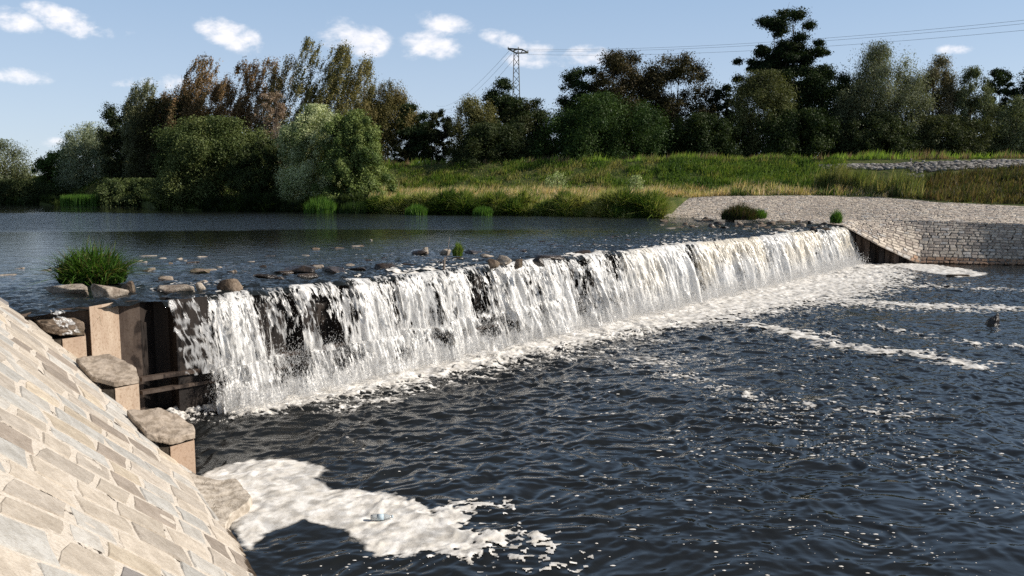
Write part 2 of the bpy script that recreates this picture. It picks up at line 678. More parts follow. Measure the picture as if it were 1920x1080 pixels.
def land():
    # station: px, shore point (py on z=2.1), then levee crest Y
    st = []
    shore = [(-900, 383), (-400, 383), (-100, 382), (0, 382), (60, 383), (110, 386), (190, 385), (260, 386), (300, 391), (400, 395), (500, 397), (600, 398),
             (700, 400), (800, 402), (900, 403), (1000, 404), (1100, 406), (1180, 408), (1232, 408)]
    lev = lambda px: np.interp(px, [-900, 0, 250, 500, 725, 1230, 1920, 2600], [230, 178, 150, 122, 106, 93, 86, 78])
    rows = []
    for px, py in shore:
        s = G(px, py, 2.16)
        Ys = s[1]; L = lev(px)
        k = lambda Y, z: (col_x(px, Y), Y, z)
        base = L - 9.5
        rows.append([k(Ys - 2, .6), k(Ys, 2.1), k(Ys + 1.2, 3.05), k(Ys + 3, 3.4), k(max(base, Ys + 4), 3.7), k((base + L) / 2, 5.7), k(L, 7.8), k(L + 3, 7.8),
                     k(L + 9, 5.2), k(L + 60, 5.0), k(400, 4.5), k(3500, 4.0)])
    for px, tx in ((1290, None), (1400, None), (1530, None), (1640, None), (1700, None), (1760, None), (1920, None), (2100, None), (2600, None), (4000, None)):
        L = lev(px)
        tp = APR_TOP(px)
        k = lambda Y, z: (col_x(px, Y), Y, z)
        a = tp[1]
        base = max(L - 9.5, a + 1)
        base = float(np.interp(px, [1530, 1640, 1700, 1780, 1920, 2600], [L - 9.5, L - 10, L - 13, a + 7, a + 6, a + 6]))
        rows.append([k(a - 6, .5), k(a - 3, 1.8), k(a - 1, tp[2] - .5), k(a, tp[2] + .02), k(base, max(3.9, tp[2] + .3)), k((base + L) / 2, 5.7), k(L, 7.8), k(L + 3, 7.8),
                     k(L + 9, 5.2), k(L + 60, 5.0), k(400, 4.5), k(3500, 4.0)])
    R = np.array(rows)        # (stations, pts, 3)
    # resample finer
    ns = 260
    u = np.linspace(0, len(R) - 1, ns)
    i = np.clip(u.astype(int), 0, len(R) - 2); f = (u - i)[:, None, None]
    R2 = R[i] * (1 - f) + R[i + 1] * f
    sub = []
    for a in range(R2.shape[1] - 1):
        m = 8 if a < 8 else 3
        for q in range(m):
            sub.append(R2[:, a] + (R2[:, a + 1] - R2[:, a]) * q / m)
    sub.append(R2[:, -1])
    Q = np.stack(sub, 1)
    nz = (fbm(Q[..., 0] * .35, Q[..., 1] * .35, 51, 4) - .5)
    w = np.zeros(Q.shape[1]); w[10:62] = 1
    Q[..., 2] += nz * .22 * w[None, :]
    V = Q.reshape(-1, 3)
    o = mesh_np('ground', V, grid_faces(Q.shape[0], Q.shape[1]), M_SOIL, smooth_=True)
    tag(o, 'grassy far bank and flood levee', kind='structure')
    return Q


# stone apron on the far side, by cross-section
_T = G(1720, 494, 0); _E = G(1920, 498, 0)
_fw = KP + W * LW
APR = [
    # toe, break, top
    (G(1225, 409, 2.05), G(1228, 396, 2.55), D(1234, 377, 80)),
    (G(1300, 412, 2.05), G(1305, 396, 2.55), D(1315, 369, 79)),
    (G(1400, 416, 2.05), G(1415, 396, 2.6), D(1440, 367, 78)),
    (G(1500, 420, 2.05), G(1515, 398, 2.6), D(1540, 367, 77)),
    (np.array([_fw[0], _fw[1], 2.2]), G(1592, 404, 2.55), D(1610, 368, 75)),
    (np.array([_fw[0] + WING[0] * 2, _fw[1] + WING[1] * 2, 1.12]), G(1665, 405, 2.6), D(1690, 373, 68)),
    (_T, D(1738, 407, _T[1] + 2.2), D(1765, 380, 61)),
    (G(1820, 496, 0), D(1830, 410, G(1820, 496, 0)[1] + 1.9), D(1845, 384, 58)),
    (G(1870, 497, 0), D(1878, 411, G(1870, 497, 0)[1] + 1.2), D(1885, 386, 57)),
    (_E, D(1925, 413, _E[1] + .75), D(1930, 388, 56)),
    (G(2100, 502, 0), D(2110, 418, G(2100, 502, 0)[1] + .7), D(2110, 394, 54)),
    (G(2600, 512, 0), D(2620, 428, G(2600, 512, 0)[1] + .7), D(2620, 400, 52)),
]
# ---
APR = [tuple(np.asarray(p, float) for p in r) for r in APR]
_tpx = [960 + F * r[2][0] / r[2][1] for r in APR]


def APR_TOP(px):
    Y = np.interp(px, _tpx, [r[2][1] for r in APR]); z = np.interp(px, _tpx, [r[2][2] for r in APR])
    return np.array([col_x(px, Y), Y, z])


_U = [0.0]
for a, b in zip(APR[:-1], APR[1:]):
    _U.append(_U[-1] + float(np.linalg.norm(((a[0] + a[1]) / 2 - (b[0] + b[1]) / 2)[:2])))
_A0 = np.array([[r[0], r[1], r[2]] for r in APR])
_UF = np.linspace(0, _U[-1], 400)
_AF = np.stack([np.stack([np.interp(_UF, _U, _A0[:, k, j]) for j in range(3)], -1) for k in range(3)], 1)
_kw = np.exp(-(np.arange(-40, 41) * (_UF[1] - _UF[0]) / 1.6) ** 2); _kw /= _kw.sum()
for k in (1, 2):
    for j in range(3):
        _AF[:, k, j] = np.convolve(np.pad(_AF[:, k, j], 40, mode='reflect', reflect_type='odd'), _kw, 'valid')
_iT = int(np.searchsorted(_UF, _U[6]))
for j in range(3):
    tail = _AF[_iT:, 0, j].copy()
    _AF[_iT:, 0, j] = np.convolve(np.pad(tail, 40, mode='reflect', reflect_type='odd'), _kw, 'valid')
_U_, _A = list(_UF), _AF


def apron(u, v):
    """u metres along, v in [0,2]"""
    u = np.asarray(u, float); v = np.asarray(v, float)
    c = np.stack([np.stack([np.interp(u, _U_, _A[:, k, j]) for j in range(3)], -1) for k in range(3)], 0)
    # quadratic smoothing of the break
    f = np.clip(v / 2, 0, 1)[..., None]
    lin = np.where(v[..., None] < 1, c[0] + (c[1] - c[0]) * v[..., None], c[1] + (c[2] - c[1]) * (v[..., None] - 1))
    bz = np.exp(-(np.abs(v[..., None] - 1) / .30) ** 1.6)
    q = lin.copy()
    q[..., 2:3] -= bz * .24
    return q


# ---------------------------------------------------------------- stone paving generator
def paving(name, surf, rows, urange, wid, palette, mat, parent, seed, gap=.014, h=.02, jit=.03, npts=8, clip=None, skew=.2, stain=None):
    """rows: list of (v0,v1) in surface units with metric scale mv; surf(u,v)->xyz"""
    r = np.random.RandomState(seed)
    polys = []
    for (v0, v1, mv) in rows:
        u = urange[0] - r.rand() * wid[0]
        while u < urange[1]:
            w = r.uniform(*wid)
            sk = r.normal(0, skew) * (v1 - v0) * mv
            polys.append((u, u + w, v0, v1, mv, sk))
            u += w
    V = []; Fc = []; C = []
    n = npts
    U = []; Vv = []; IN = []
    cols = []
    for (u0, u1, v0, v1, mv, sk) in polys:
        g = gap * r.uniform(.7, 1.8)
        a0, a1 = u0 + g, u1 - g
        b0, b1 = v0 + g / mv, v1 - g / mv
        if npts == 8:
            pts = [(a0, b0), ((a0 + a1) / 2, b0), (a1, b0), (a1, (b0 + b1) / 2), (a1, b1), ((a0 + a1) / 2, b1), (a0, b1), (a0, (b0 + b1) / 2)]
        else:
            pts = [(a0, b0), (a1, b0), (a1, b1), (a0, b1)]
        pp = []
        for k, (pu, pv) in enumerate(pts):
            fr = (pv - v0) / (v1 - v0) - .5
            pp.append((pu + sk * fr * 1.0 + r.uniform(-jit, jit), pv + r.uniform(-jit, jit) * .7 / mv))
        cu = sum(p[0] for p in pp) / n; cv = sum(p[1] for p in pp) / n
        ins = .018 / max(.1, (u1 - u0)) * 2
        inn = [(p[0] + (cu - p[0]) * ins * 1.6, p[1] + (cv - p[1]) * ins * 1.6) for p in pp]
        U.append([p[0] for p in pp] + [p[0] for p in inn]); Vv.append([p[1] for p in pp] + [p[1] for p in inn])
        c = np.array(palette[r.choice(len(palette), p=PW(palette))][:3]) * r.uniform(.86, 1.1)
        cols.append(c)
    U = np.array(U); Vv = np.array(Vv)
    P = surf(U, Vv)
    e = .01
    du = surf(U + e, Vv) - P; dv = surf(U, Vv + e) - P
    N = np.cross(du, dv); N /= np.linalg.norm(N, axis=-1, keepdims=True) + 1e-12
    N *= np.sign(N[..., 2:3] + 1e-9)
    hh = h * r.uniform(.5, 1.5, len(P))[:, None, None]
    tilt = r.normal(0, h * .35, (len(P), 2 * n, 1))
    P[:, n:] += N[:, n:] * (hh + tilt[:, n:])
    P[:, :n] -= N[:, :n] * .03
    if stain is not None:
        cols = [c * (np.array([.62, .47, .38]) * r.uniform(.7, 1.3) if q < stain else 1) for c, q in zip(cols, P[..., 2].mean(1))]
    if clip is not None:
        cen = P.mean(1)
        k = clip(cen)
        P = P[k]; cols = [c for c, q in zip(cols, k) if q]
    nS = len(P)
    V = P.reshape(-1, 3)
    C = np.repeat(np.array(cols), 2 * n, 0)
    faces = []
    for q in range(nS):
        o = q * 2 * n
        faces.append(tuple(o + n + k for k in range(n)))
        for k in range(n):
            faces.append((o + k, o + (k + 1) % n, o + n + (k + 1) % n, o + n + k))
    me = bpy.data.meshes.new(name)
    me.from_pydata([tuple(x) for x in V], [], faces)
    a = me.color_attributes.new('Col', 'FLOAT_COLOR', 'POINT')
    c4 = np.ones((len(V), 4), dtype=np.float32); c4[:, :3] = C
    a.data.foreach_set('color', c4.ravel())
    me.update()
    return link(name, me, mat, parent)


def PW(p):
    w = np.array([c[3] for c in p]); return w / w.sum()


LANDQ = land()

# big ground sheet to the horizon
gv = np.array([[-4000, -4000, -1.6], [4000, -4000, -1.6], [4000, 6000, -1.6], [-4000, 6000, -1.6]])
tag(mesh_np('river_bed', gv, np.array([[0, 1, 2, 3]]), M_BED), 'river bed under the water', kind='structure')

# far apron
far_ap = empty('stone_apron', (0, 0, 0), 'pale grey coursed stone apron curving down to the water beyond the weir', 'stone apron')
uu_ = np.linspace(0, _U[-1], 160); vv_ = np.linspace(0, 2, 60)
UU, VV = np.meshgrid(uu_, vv_)
mesh_np('mortar_bed', apron(UU, VV).reshape(-1, 3) - np.array([0, 0, .012]), grid_faces(60, 160), M_MORTAR2, far_ap, smooth_=True)
rows = []
v = 0
while v < 1:
    dv = .22 / 3.2; rows.append((v, min(v + dv, 1.0), 3.2)); v += dv
v = 1
while v < 2:
    dv = .36 / 16; rows.append((v, v + dv, 16)); v += dv
PAL2 = [(.56, .50, .43, 5), (.48, .42, .37, 4), (.62, .56, .49, 3), (.40, .35, .31, 2), (.50, .48, .46, 2)]
paving('paving', apron, rows, (0, _U[-2]), (.2, .48), PAL2, M_STONE2, far_ap, 7, gap=.012, h=.022, jit=.04, npts=4, stain=.35)

# near revetment: a plane
E0 = G(365, 890, 0)
NH = np.array([.857, .517])                # horizontal direction down the slope
CD = np.array([.517, -.857])               # along the contour, towards the camera
SL = 1.035


def rev(u, v):
    """u along the contour (m), v horizontal metres up the slope"""
    u = np.asarray(u, float); v = np.asarray(v, float)
    x = E0[0] + u * CD[0] - v * NH[0]
    y = E0[1] + u * CD[1] - v * NH[1]
    bul = .06 * (fbm(u * .8, v * .8, 12, 2) - .5)
    return np.stack([x, y, SL * v + bul], -1)


def rev_keep(P):
    x, y, z = P[..., 0], P[..., 1], P[..., 2]
    s = (x - KP[0]) * W[0] + (y - KP[1]) * W[1]
    e = (x - KP[0]) * ND[0] + (y - KP[1]) * ND[1]
    dw = -(x - E0[0]) * WING[1] + (y - E0[1]) * WING[0]      # >0 on the river side of the wing line
    wob = .05 * np.sin(x * 7) + .04 * np.sin(y * 11)
    ok = (dw < wob) & (e > -.02 - .25 * (z > 2.2))
    bump_ = (np.hypot(x - JUT[0], y - JUT[1]) < .62)
    return (ok & (z > -.35)) | (bump_ & (z < .5))


JUT = G(430, 935, 0)[:2]
near_rv = empty('stone_revetment', (0, 0, 0), 'sunlit cream stone paving sloping down to the water in the near left corner', 'stone revetment')
u_ = np.arange(-4, 16, .05); v_ = np.arange(-.5, 5, .05)
U_, V_ = np.meshgrid(u_, v_)
Pm = rev(U_, V_)
kk = rev_keep(Pm)
kf = kk[:-1, :-1] & kk[1:, 1:] & kk[1:, :-1] & kk[:-1, 1:]
rag = .025 * (fbm(U_ * 5, V_ * 5, 8, 3) - .5)
Pm[..., 2] += rag - .002
Vm, Fm = compact(Pm.reshape(-1, 3), grid_faces(len(v_), len(u_), kf))
mesh_np('mortar_bed', Vm, Fm, M_MORTAR, near_rv, smooth_=True)


def rev2(p, q):
    p = np.asarray(p, float); q = np.asarray(q, float)
    q2 = q + .07 * np.sin(p * 1.3 + q * .6) + .03 * np.sin(p * 3.1 + q * 1.9)
    return rev(q2 - .46 * p, 5.0 - .78 * p)


rows = []
v = -6
rr = random.Random(4)
while v < 22:
    dv = rr.uniform(.36, .54); rows.append((v, v + dv, 1.0)); v += dv
PAL1 = [(.50, .45, .39, 7), (.44, .40, .355, 6), (.44, .435, .42, 5), (.31, .27, .235, 2.4), (.50, .44, .36, 2.4), (.48, .465, .44, 4), (.26, .245, .24, 1.2)]
paving('paving', rev2, rows, (0, 7.2), (.28, .62), PAL1, M_STONE, near_rv, 3, gap=.007, h=.007, jit=.020, npts=8, clip=rev_keep, skew=.12)
# skirt: the body of the bank under the paving, down to the river bed
mb = MB()
pl = [E0[:2] + WING * .35, KP, KP - W * 1.9, KP - W * 8, (E0[:2] - NH * 12 + CD * 16), (E0[:2] + CD * 16)]
zt = []
for p in pl:
    vv0 = -((p - E0[:2]) @ NH)
    zt.append(SL * vv0 - .12)
mb.prism(pl, -1.5, zt)
M_SHAD = mat_rock('dark_fill', (.03, .024, .018, 1), (.07, .055, .04, 1))
mb.build('bank_fill', M_SHAD, near_rv)


# ---------------------------------------------------------------- rocks
def ico(sub=3):
    import bmesh
    bm = bmesh.new(); bmesh.ops.create_icosphere(bm, subdivisions=sub, radius=1)
    v = np.array([p.co for p in bm.verts]); f = np.array([[q.index for q in p.verts] for p in bm.faces]); bm.free()
    return v, f


ICO3 = ico(3); ICO4 = ico(4)


def rock_mesh(size, seed, cuts=9, rough=.03, rot=0, fine=False):
    r = np.random.RandomState(seed)
    v, f = ICO4 if fine else ICO3
    v = np.sign(v) * np.abs(v) ** .62
    cuts += 9
    for _ in range(cuts):
        n = r.normal(size=3); n[2] *= .8; n /= np.linalg.norm(n)
        h = v @ n
        d = h.max() * r.uniform(.50, .86)
        v = v - np.where(h > d, h - d, 0)[:, None] * n * .95
    nn = fbm(v[:, 0] * 2 + v[:, 2] * 1.3 + seed, v[:, 1] * 2 - v[:, 2] * 1.7, seed, 3) - .5
    v = v * (1 + nn[:, None] * rough * 4)
    v = v / np.abs(v).max(0)
    v = v * np.array(size) / 2
    c, s = math.cos(rot), math.sin(rot)
    v = np.stack([v[:, 0] * c - v[:, 1] * s, v[:, 0] * s + v[:, 1] * c, v[:, 2]], 1)
    return v, f


def rock(name, label, cat, loc, size, seed, mat, group=None, rot=0, cuts=9, fine=False, sm=True, tilt=0):
    v, f = rock_mesh(size, seed, cuts, rot=rot, fine=fine)
    if tilt:
        c, s = math.cos(tilt), math.sin(tilt)
        v = np.stack([v[:, 0] * c + v[:, 2] * s, v[:, 1], -v[:, 0] * s + v[:, 2] * c], 1)
    o = mesh_np(name, v + np.asarray(loc), f, mat, smooth_=False, loc=loc)
    return tag(o, label, cat, group)


SLAB_TEX = bpy.data.textures.new('broken stone', 'CLOUDS')
SLAB_TEX.noise_scale = .22
SLAB_TEX.noise_depth = 4


def roughen(o, amount=.09):
    """broken, weathered faces and edges"""
    b = o.modifiers.new('worn edges', 'BEVEL'); b.width = .012; b.segments = 1
    q = o.modifiers.new('dense', 'SUBSURF'); q.subdivision_type = 'SIMPLE'; q.levels = 5; q.render_levels = 5
    d = o.modifiers.new('broken', 'DISPLACE'); d.texture = SLAB_TEX; d.strength = amount; d.mid_level = .5; d.texture_coords = 'GLOBAL'


# ---------------------------------------------------------------- the weir: sheet piles, sill, walers
weir = empty('weir', tuple(se(LW / 2, 0, 0)), 'long river weir of rusty steel sheet piles with a low stone sill', 'weir')


def wpart(o):
    o.matrix_parent_inverse = weir.matrix_world.inverted()
    return o


bpy.context.view_layer.update()


def at_px(px, Y): return np.array([(px - 960) / F * Y, Y])


def strip_wall(name, pts, z0, z1, mat, parent, thick=.012, nsub=1):
    """vertical folded plate along a polyline (pts), z1 may be a list"""
    mb = MB()
    n = len(pts)
    z1 = [z1] * n if isinstance(z1, (int, float)) else z1
    for i in range(n - 1):
        a, b = np.array(pts[i], float), np.array(pts[i + 1], float)
        d = (b - a) / (np.linalg.norm(b - a) + 1e-9)
        nn = np.array([-d[1], d[0]]) * thick
        mb.prism([a, b, b + nn, a + nn], z0, [z1[i], z1[i + 1], z1[i + 1], z1[i]])
    o = mb.build(name, mat, parent)
    return o


def uprofile(s0, s1, pitch=1.1, depth=.3, off=0):
    pts = []
    s = s0
    while s < s1:
        pts += [(s, off), (s + pitch * .3, off), (s + pitch * .42, off - depth), (s + pitch * .88, off - depth)]
        s += pitch
    return pts


# near end, custom folds seen beside the cascade
P160 = at_px(160, 13.30); P215 = at_px(215, 13.95); P255 = at_px(255, 14.15); P283 = at_px(281, 14.55)
P305 = at_px(308, 14.62); P345 = at_px(322, 14.30); P380 = at_px(384, 14.75)
left_pts = [KP - W * 3.4 - ND * .1, KP - W * 2.0 - ND * .25, KP - W * 1.55 - ND * .05, KP - W * 1.0 - ND * .05, KP - W * .75 - ND * .32, at_px(140, 13.35), P160 + np.array([-.0, .12])]
wpart(strip_wall('sheet_pile_wall', left_pts, -1.2, 2.08, M_STEEL, weir))
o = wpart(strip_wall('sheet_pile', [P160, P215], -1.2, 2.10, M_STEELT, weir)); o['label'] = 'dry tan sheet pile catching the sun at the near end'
wpart(strip_wall('sheet_pile', [P215, P255], -1.2, 2.10, M_STEEL, weir))
wpart(strip_wall('sheet_pile', [P255, P283 + .0], -1.2, 2.09, M_STEELW, weir))
wpart(strip_wall('sheet_pile', [P283, P305, P345, P380], -1.2, 2.09, M_STEELW, weir))
sp_ = (P380 - KP) @ W
prof = [P380] + [KP + W * s + ND * (o_ - .02) for (s, o_) in uprofile(sp_ + .15, LW - .3)]
wpart(strip_wall('sheet_pile_wall', prof, -1.2, 2.04, M_STEELW, weir))
# sill behind the piles
mb = MB(); mb.prism([KP - W * 3.4 - ND * .45, KP + W * LW - ND * .45, KP + W * LW - ND * 3.2, KP - W * 3.4 - ND * 3.2], -1.2, 1.96)
wpart(mb.build('sill', M_CONC, weir))
# walers along the wall, the pair of bars visible at the near end
a0 = at_px(252, 13.95)
for (z, w_) in ((.74, .12), (.50, .10)):
    mb = MB(); p0 = np.array([a0[0] - .05 + ND[0] * .1, a0[1] - .05 + ND[1] * .1, z]); q = se(2.6, .36, z)
    mb.bar(p0, q, .14, w_ * .6)
    mb.bar(se(2.6, .30, z - .003), se(LW - .3, .30, z - .003), .14, w_ * .6)
    wpart(mb.build('waler', M_STEEL, weir))

# ---------------------------------------------------------------- near wing wall, three stepped bumps with stone caps
nw = empty('wing_wall', (float(E0[0]), float(E0[1]), 0), 'stepped tan sheet pile wing wall with stone caps beside the near paving', 'wing wall')
bpy.context.view_layer.update()


def npart(o): o.matrix_parent_inverse = nw.matrix_world.inverted(); return o


RS = np.array([-WING[1], WING[0]])            # to the river side of the wing
for t_, zt_, seed in ((0.0, .50, 1), (1.49, 1.10, 2), (3.15, 1.66, 3)):
    c = E0[:2] - WING * t_
    # trapezoid bump: face, lit return
    fr = [c + WING * .02 - RS * .35, c + WING * .0 + RS * .02, c - WING * .34 + RS * .16, c - WING * .62 + RS * .14, c - WING * .95 - RS * .1]
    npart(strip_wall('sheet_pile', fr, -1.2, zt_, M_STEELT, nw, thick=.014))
    # stone cap: an angular slab lying on the slope of the bank
    rc = np.random.RandomState(60 + seed)
    pc = [c + WING * .05 - RS * .36, c + WING * .04 + RS * .05, c - WING * .30 + RS * .20, c - WING * .58 + RS * .17, c - WING * .80 - RS * .06, c - WING * .86 - RS * .60, c - WING * .25 - RS * .62]
    pc = [c - RS * .15 - WING * .3 + (p - (c - RS * .15 - WING * .3)) * .88 + rc.normal(0, .03, 2) for p in pc]
    ztp = [zt_ + .09 - .36 * float((p - c) @ WING) - .05 * float((p - c) @ RS) + rc.normal(0, .015) for p in pc]
    mbc = MB(); mbc.prism(pc, [z - .09 for z in ztp], ztp)
    oc = mbc.build('cap_stone', M_SLAB if seed < 3 else M_ROCKB, nw); npart(oc)
    roughen(oc, .07)
    mb = MB(); mb.prism([p - RS * .03 for p in fr[1:4]] + [c - WING * .95 - RS * .9, c + WING * .0 - RS * .9], -1.2, zt_ - .015)
    npart(mb.build('wall_fill', M_SHAD, nw))

# far wing wall
fwp = KP + W * LW
fw = empty('wing_wall', (float(fwp[0]), float(fwp[1]), 0), 'dark sheet pile wing wall with a sloping pale coping at the far end of the weir', 'wing wall')
bpy.context.view_layer.update()


def fpart(o): o.matrix_parent_inverse = fw.matrix_world.inverted(); return o


Tw = np.array([_T[0], _T[1]])
fd = (Tw - fwp); FLn = np.linalg.norm(fd); fd /= FLn
fn = np.array([-fd[1], fd[0]]); fn = fn if fn @ W < 0 else -fn      # towards the river
k = 0
x0 = -.1
while x0 < FLn - .1:
    pp = [fwp + fd * (x0 + .02) + fn * .02, fwp + fd * (x0 + .30) + fn * .02, fwp + fd * (x0 + .42) + fn * .30, fwp + fd * (x0 + .70) + fn * .30, fwp + fd * (x0 + .84) + fn * .02]
    z1_ = [2.12 * (1 - max(0, ((p - fwp) @ fd)) / FLn) - .06 for p in pp]
    z1_[2] -= .05; z1_[3] -= .05
    fpart(strip_wall('sheet_pile', pp, -1.2, z1_, M_STEEL if k % 2 else M_STEELW, fw, thick=.014))
    x0 += .86; k += 1
mb = MB(); mb.bar((*(fwp + fn * .02), 2.17), (*(Tw + fn * .02), .03), .16, .07)
M_COP = mat_rock('coping', (.30, .25, .20, 1), (.48, .42, .34, 1))
fpart(mb.build('coping', M_COP, fw))
mb = MB(); mb.prism([fwp - fn * .1, Tw - fn * .1, Tw - fn * .4, fwp - fn * .4], -1.2, [2.05, -.05, -.05, 2.05])
fpart(mb.build('wall_fill', M_SHAD, fw))


# ---------------------------------------------------------------- the waterfall
def waterfall():
    root = empty('waterfall', tuple(se(LW / 2, .5, 0)), 'white curtain of river water falling over the whole length of the weir', 'waterfall')
    bpy.context.view_layer.update()
    inv = root.matrix_world.inverted()
    # columns spaced with their distance
    s = [1.75]
    while s[-1] < LW:
        dist = np.linalg.norm(KP + W * s[-1])
        s.append(s[-1] + .0135 * (dist / 15) ** .8)
    s = np.array(s); nc = len(s)
    nr = 210
    zl = .72
    t = np.linspace(0, 1, nr)
    for L, (off, seed, dmul) in enumerate(((-.10, 11, .85), (0.0, 23, 1.0), (.08, 37, .72))):
        S, T = np.meshgrid(s, t)
        ramp_s = smooth(S, 6, 21)
        s_w = S + .20 * (fbm(S * .7, T * 2, seed, 2) - .5)
        v0 = 1.0 + .5 * (fbm(S * .9, S * 0, seed + 1, 3) - .5) + .16 * np.sin(S * 5.5 + 2 * np.sin(S * 1.7))
        # crest height
        zc = 2.10 + .07 * (fbm(S * 1.3, S * 0, 5, 2) - .5)
        # two arcs: crest -> ledge -> pool, second dying out along the weir
        led = np.clip(1 - (S - 3) / 16, .0, 1)
        tb = .58 + .05 * (fbm(S * .8, S * 0, 44, 2) - .5)
        T1 = np.clip(T / tb, 0, 1); T2 = np.clip((T - tb) / (1 - tb), 0, 1)
        z1 = zc - (zc - zl) * (T1 * .25 + .75 * T1 ** 2)
        e1 = .02 + v0 * .53 * (T1 * .8 + .2 * T1 ** .5)
        zl_ = zl + .16 * (fbm(S * 1.3, S * 0, 45, 2) - .5)
        z1 = zc - (zc - zl_) * (T1 * .25 + .75 * T1 ** 2)
        z1 = z1 * led + (1 - led) * (zc - (zc + .05) * T ** 1.5)
        z2 = zl_ + .10 * led * np.sin(np.clip(T2 * 3, 0, 1) * PI) - (zl_ + .08) * T2 ** 1.6
        z2 = z2 * led + (1 - led) * (zc - (zc + .05) * T ** 1.5)
        e2 = e1 + (.34 + .15 * (fbm(S * 1.1, S * 0, seed + 9, 2) - .5)) * T2 ** .8
        Z = np.where(T < tb, z1, z2); E = np.where(T < tb, e1, e2)
        fold = (fbm(s_w * 4.5, T * 1.4, seed + 2, 3) - .5)
        E = led * E + (1 - led) * (.02 + 1.05 * v0 * .80 * T ** .8) + off + fold * (.30 + .16 * ramp_s) * smooth(T, 0, .35) + .05 * (fbm(S * 22, T * 10, seed + 3, 2) - .5) * smooth(T, .05, .4)
        Z = Z + .04 * (fbm(S * 18, T * 14, seed + 4, 2) - .5) * smooth(T, .1, .5)
        # density
        plume = fbm(S * 1.5 + .22 * T, S * 0, 71, 2)          # shared by the layers
        plume2 = fbm(S * 4.3 + .2 * T, T * .5, 72 + L, 2)
        pl = smooth(plume * .66 + plume2 * .34, .36, .64)
        dens = .58 + .40 * pl + .22 * ramp_s - .22 * (1 - smooth(plume2, .25, .42)) * (1 - T)
        # broken thin places low on each arc
        hole = fbm(S * 1.9, T * 3.1, 91, 3)
        dens -= .36 * smooth(hole, .50, .64) * (1 - .60 * ramp_s)
        dens -= .26 * ramp_s * smooth(fbm(S * 1.05 + .3 * T, T * .8, 171, 3), .56, .68) * (1 - smooth(T, .6, .85))
        dens += .34 * np.exp(-((T - tb - .03) / .06) ** 2) * (1 - .6 * ramp_s) * smooth(fbm(S * 1.2, S * 0, 14, 2), .3, .55)
        dens += .85 * smooth(T, .80, 1.0)
        dens -= .45 * (1 - smooth(S, 1.7, 2.3 + .5 * fbm(T * 6, S * 0, 5, 2)))
        dens = dens * dmul
        # lace: ridged noise, drawn out along the fall
        wx = S + .07 * (fbm(S * 7, T * 9, seed + 5, 2) - .5) * 2
        wt_ = T + .05 * (fbm(S * 6, T * 7, seed + 6, 2) - .5) * 2
        sc = 1.0
        r1 = 1 - np.abs(vnoise(wx * 19, wt_ * 8, seed + 7) * 2 - 1)
        r2 = 1 - np.abs(vnoise(wx * 43, wt_ * 16, seed + 8) * 2 - 1)
        r3 = .5 * vnoise(wx * 70, wt_ * 10, seed + 10) + .5 * vnoise(wx * 6.5, wt_ * 2.2, seed + 13)
        lace = .36 * r1 + .30 * r2 + .34 * r3
        mm = lace - (.99 - dens * .80)
        keepv = mm > 0
        alp = smooth(mm, 0, .17) * (.68 + .32 * smooth(mm, .1, .3))
        kf = keepv[:-1, :-1] & keepv[1:, 1:]
        # keep a ragged last column
        P = KP[None, None] + S[..., None] * W + E[..., None] * ND
        V = np.concatenate([P, Z[..., None]], -1).reshape(-1, 3)
        stk = fbm(S * 5.5 + .4 * T, T * 1.1, seed + 12, 4, .7)
        tone = .60 + .32 * smooth(stk, .30, .62) * 1.0 + .08 * smooth(T, .6, 1); tone = np.minimum(tone, .9)
        warm = .03 + .15 * smooth(S, 14, 22) * (1 - smooth(T, .55, .95)) * smooth(fbm(S * .5, T, 3, 2), .3, .6)
        C = np.stack([tone, tone * (1 - warm * .35), tone * (1 - warm), alp], -1).reshape(-1, 4)
        V, Fq, C = compact(V, grid_faces(nr, nc, kf), C)
        o = mesh_np('water_curtain', V, Fq, M_FALL, root, col=C, smooth_=True)
        o.matrix_parent_inverse = inv
    # the thin trickle down the pile left of the curtain
    for (sa, sb, zb, seed, e0, sl) in ((1.05, 1.75, .74, 3, .34, .55), (-.78, -.42, 1.72, 5, .06, .25)):
        s2 = np.arange(sa, sb, .011); t2 = np.linspace(0, 1, 150)
        S, T = np.meshgrid(s2, t2)
        Z = 2.11 - (2.11 - zb) * T
        E = e0 + .16 * T + .03 * fbm(S * 9, T * 6, seed, 2) + .12 * np.sqrt(T)
        S2 = S + sl * T * .55 * (.4 + (S - sa) / (sb - sa))
        Sw = S + .12 * (fbm(S * 5, T * 5, 88, 2) - .5)
        lace = .4 * (1 - np.abs(vnoise(Sw * 17, T * 4, seed) * 2 - 1)) + .3 * (1 - np.abs(vnoise(Sw * 41, T * 9, seed + 2) * 2 - 1)) + .3 * vnoise(Sw * 9, T * 14, seed + 4)
        mid = smooth(S, sa, sa + .1) * (1 - smooth(S, sb - .12, sb))
        mm = lace * (.4 + .6 * mid) - .51; keepv = mm > 0
        kf = keepv[:-1, :-1] & keepv[1:, 1:]
        P = KP[None, None] + S2[..., None] * W + E[..., None] * ND
        V = np.concatenate([P, Z[..., None]], -1).reshape(-1, 3)
        C = np.concatenate([np.full_like(V, .55), (smooth(mm, 0, .25) * .75).reshape(-1, 1)], 1)
        V, Fq, C = compact(V, grid_faces(len(t2), len(s2), kf), C)
        o = mesh_np('trickle', V, Fq, M_FALL, root, col=C, smooth_=True)
        o.matrix_parent_inverse = inv
    # glassy dark lip where the river bends over the crest
    s3 = np.arange(1.2, LW, .05); t3 = np.linspace(0, 1, 8)
    S, T = np.meshgrid(s3, t3)
    E = T * .16; Z = ZU - .105 + upper_z(S, S * 0) - ZU + .105 - .10 * T ** 2
    P = KP[None, None] + S[..., None] * W + E[..., None] * ND
    V = np.concatenate([P, Z[..., None]], -1).reshape(-1, 3)
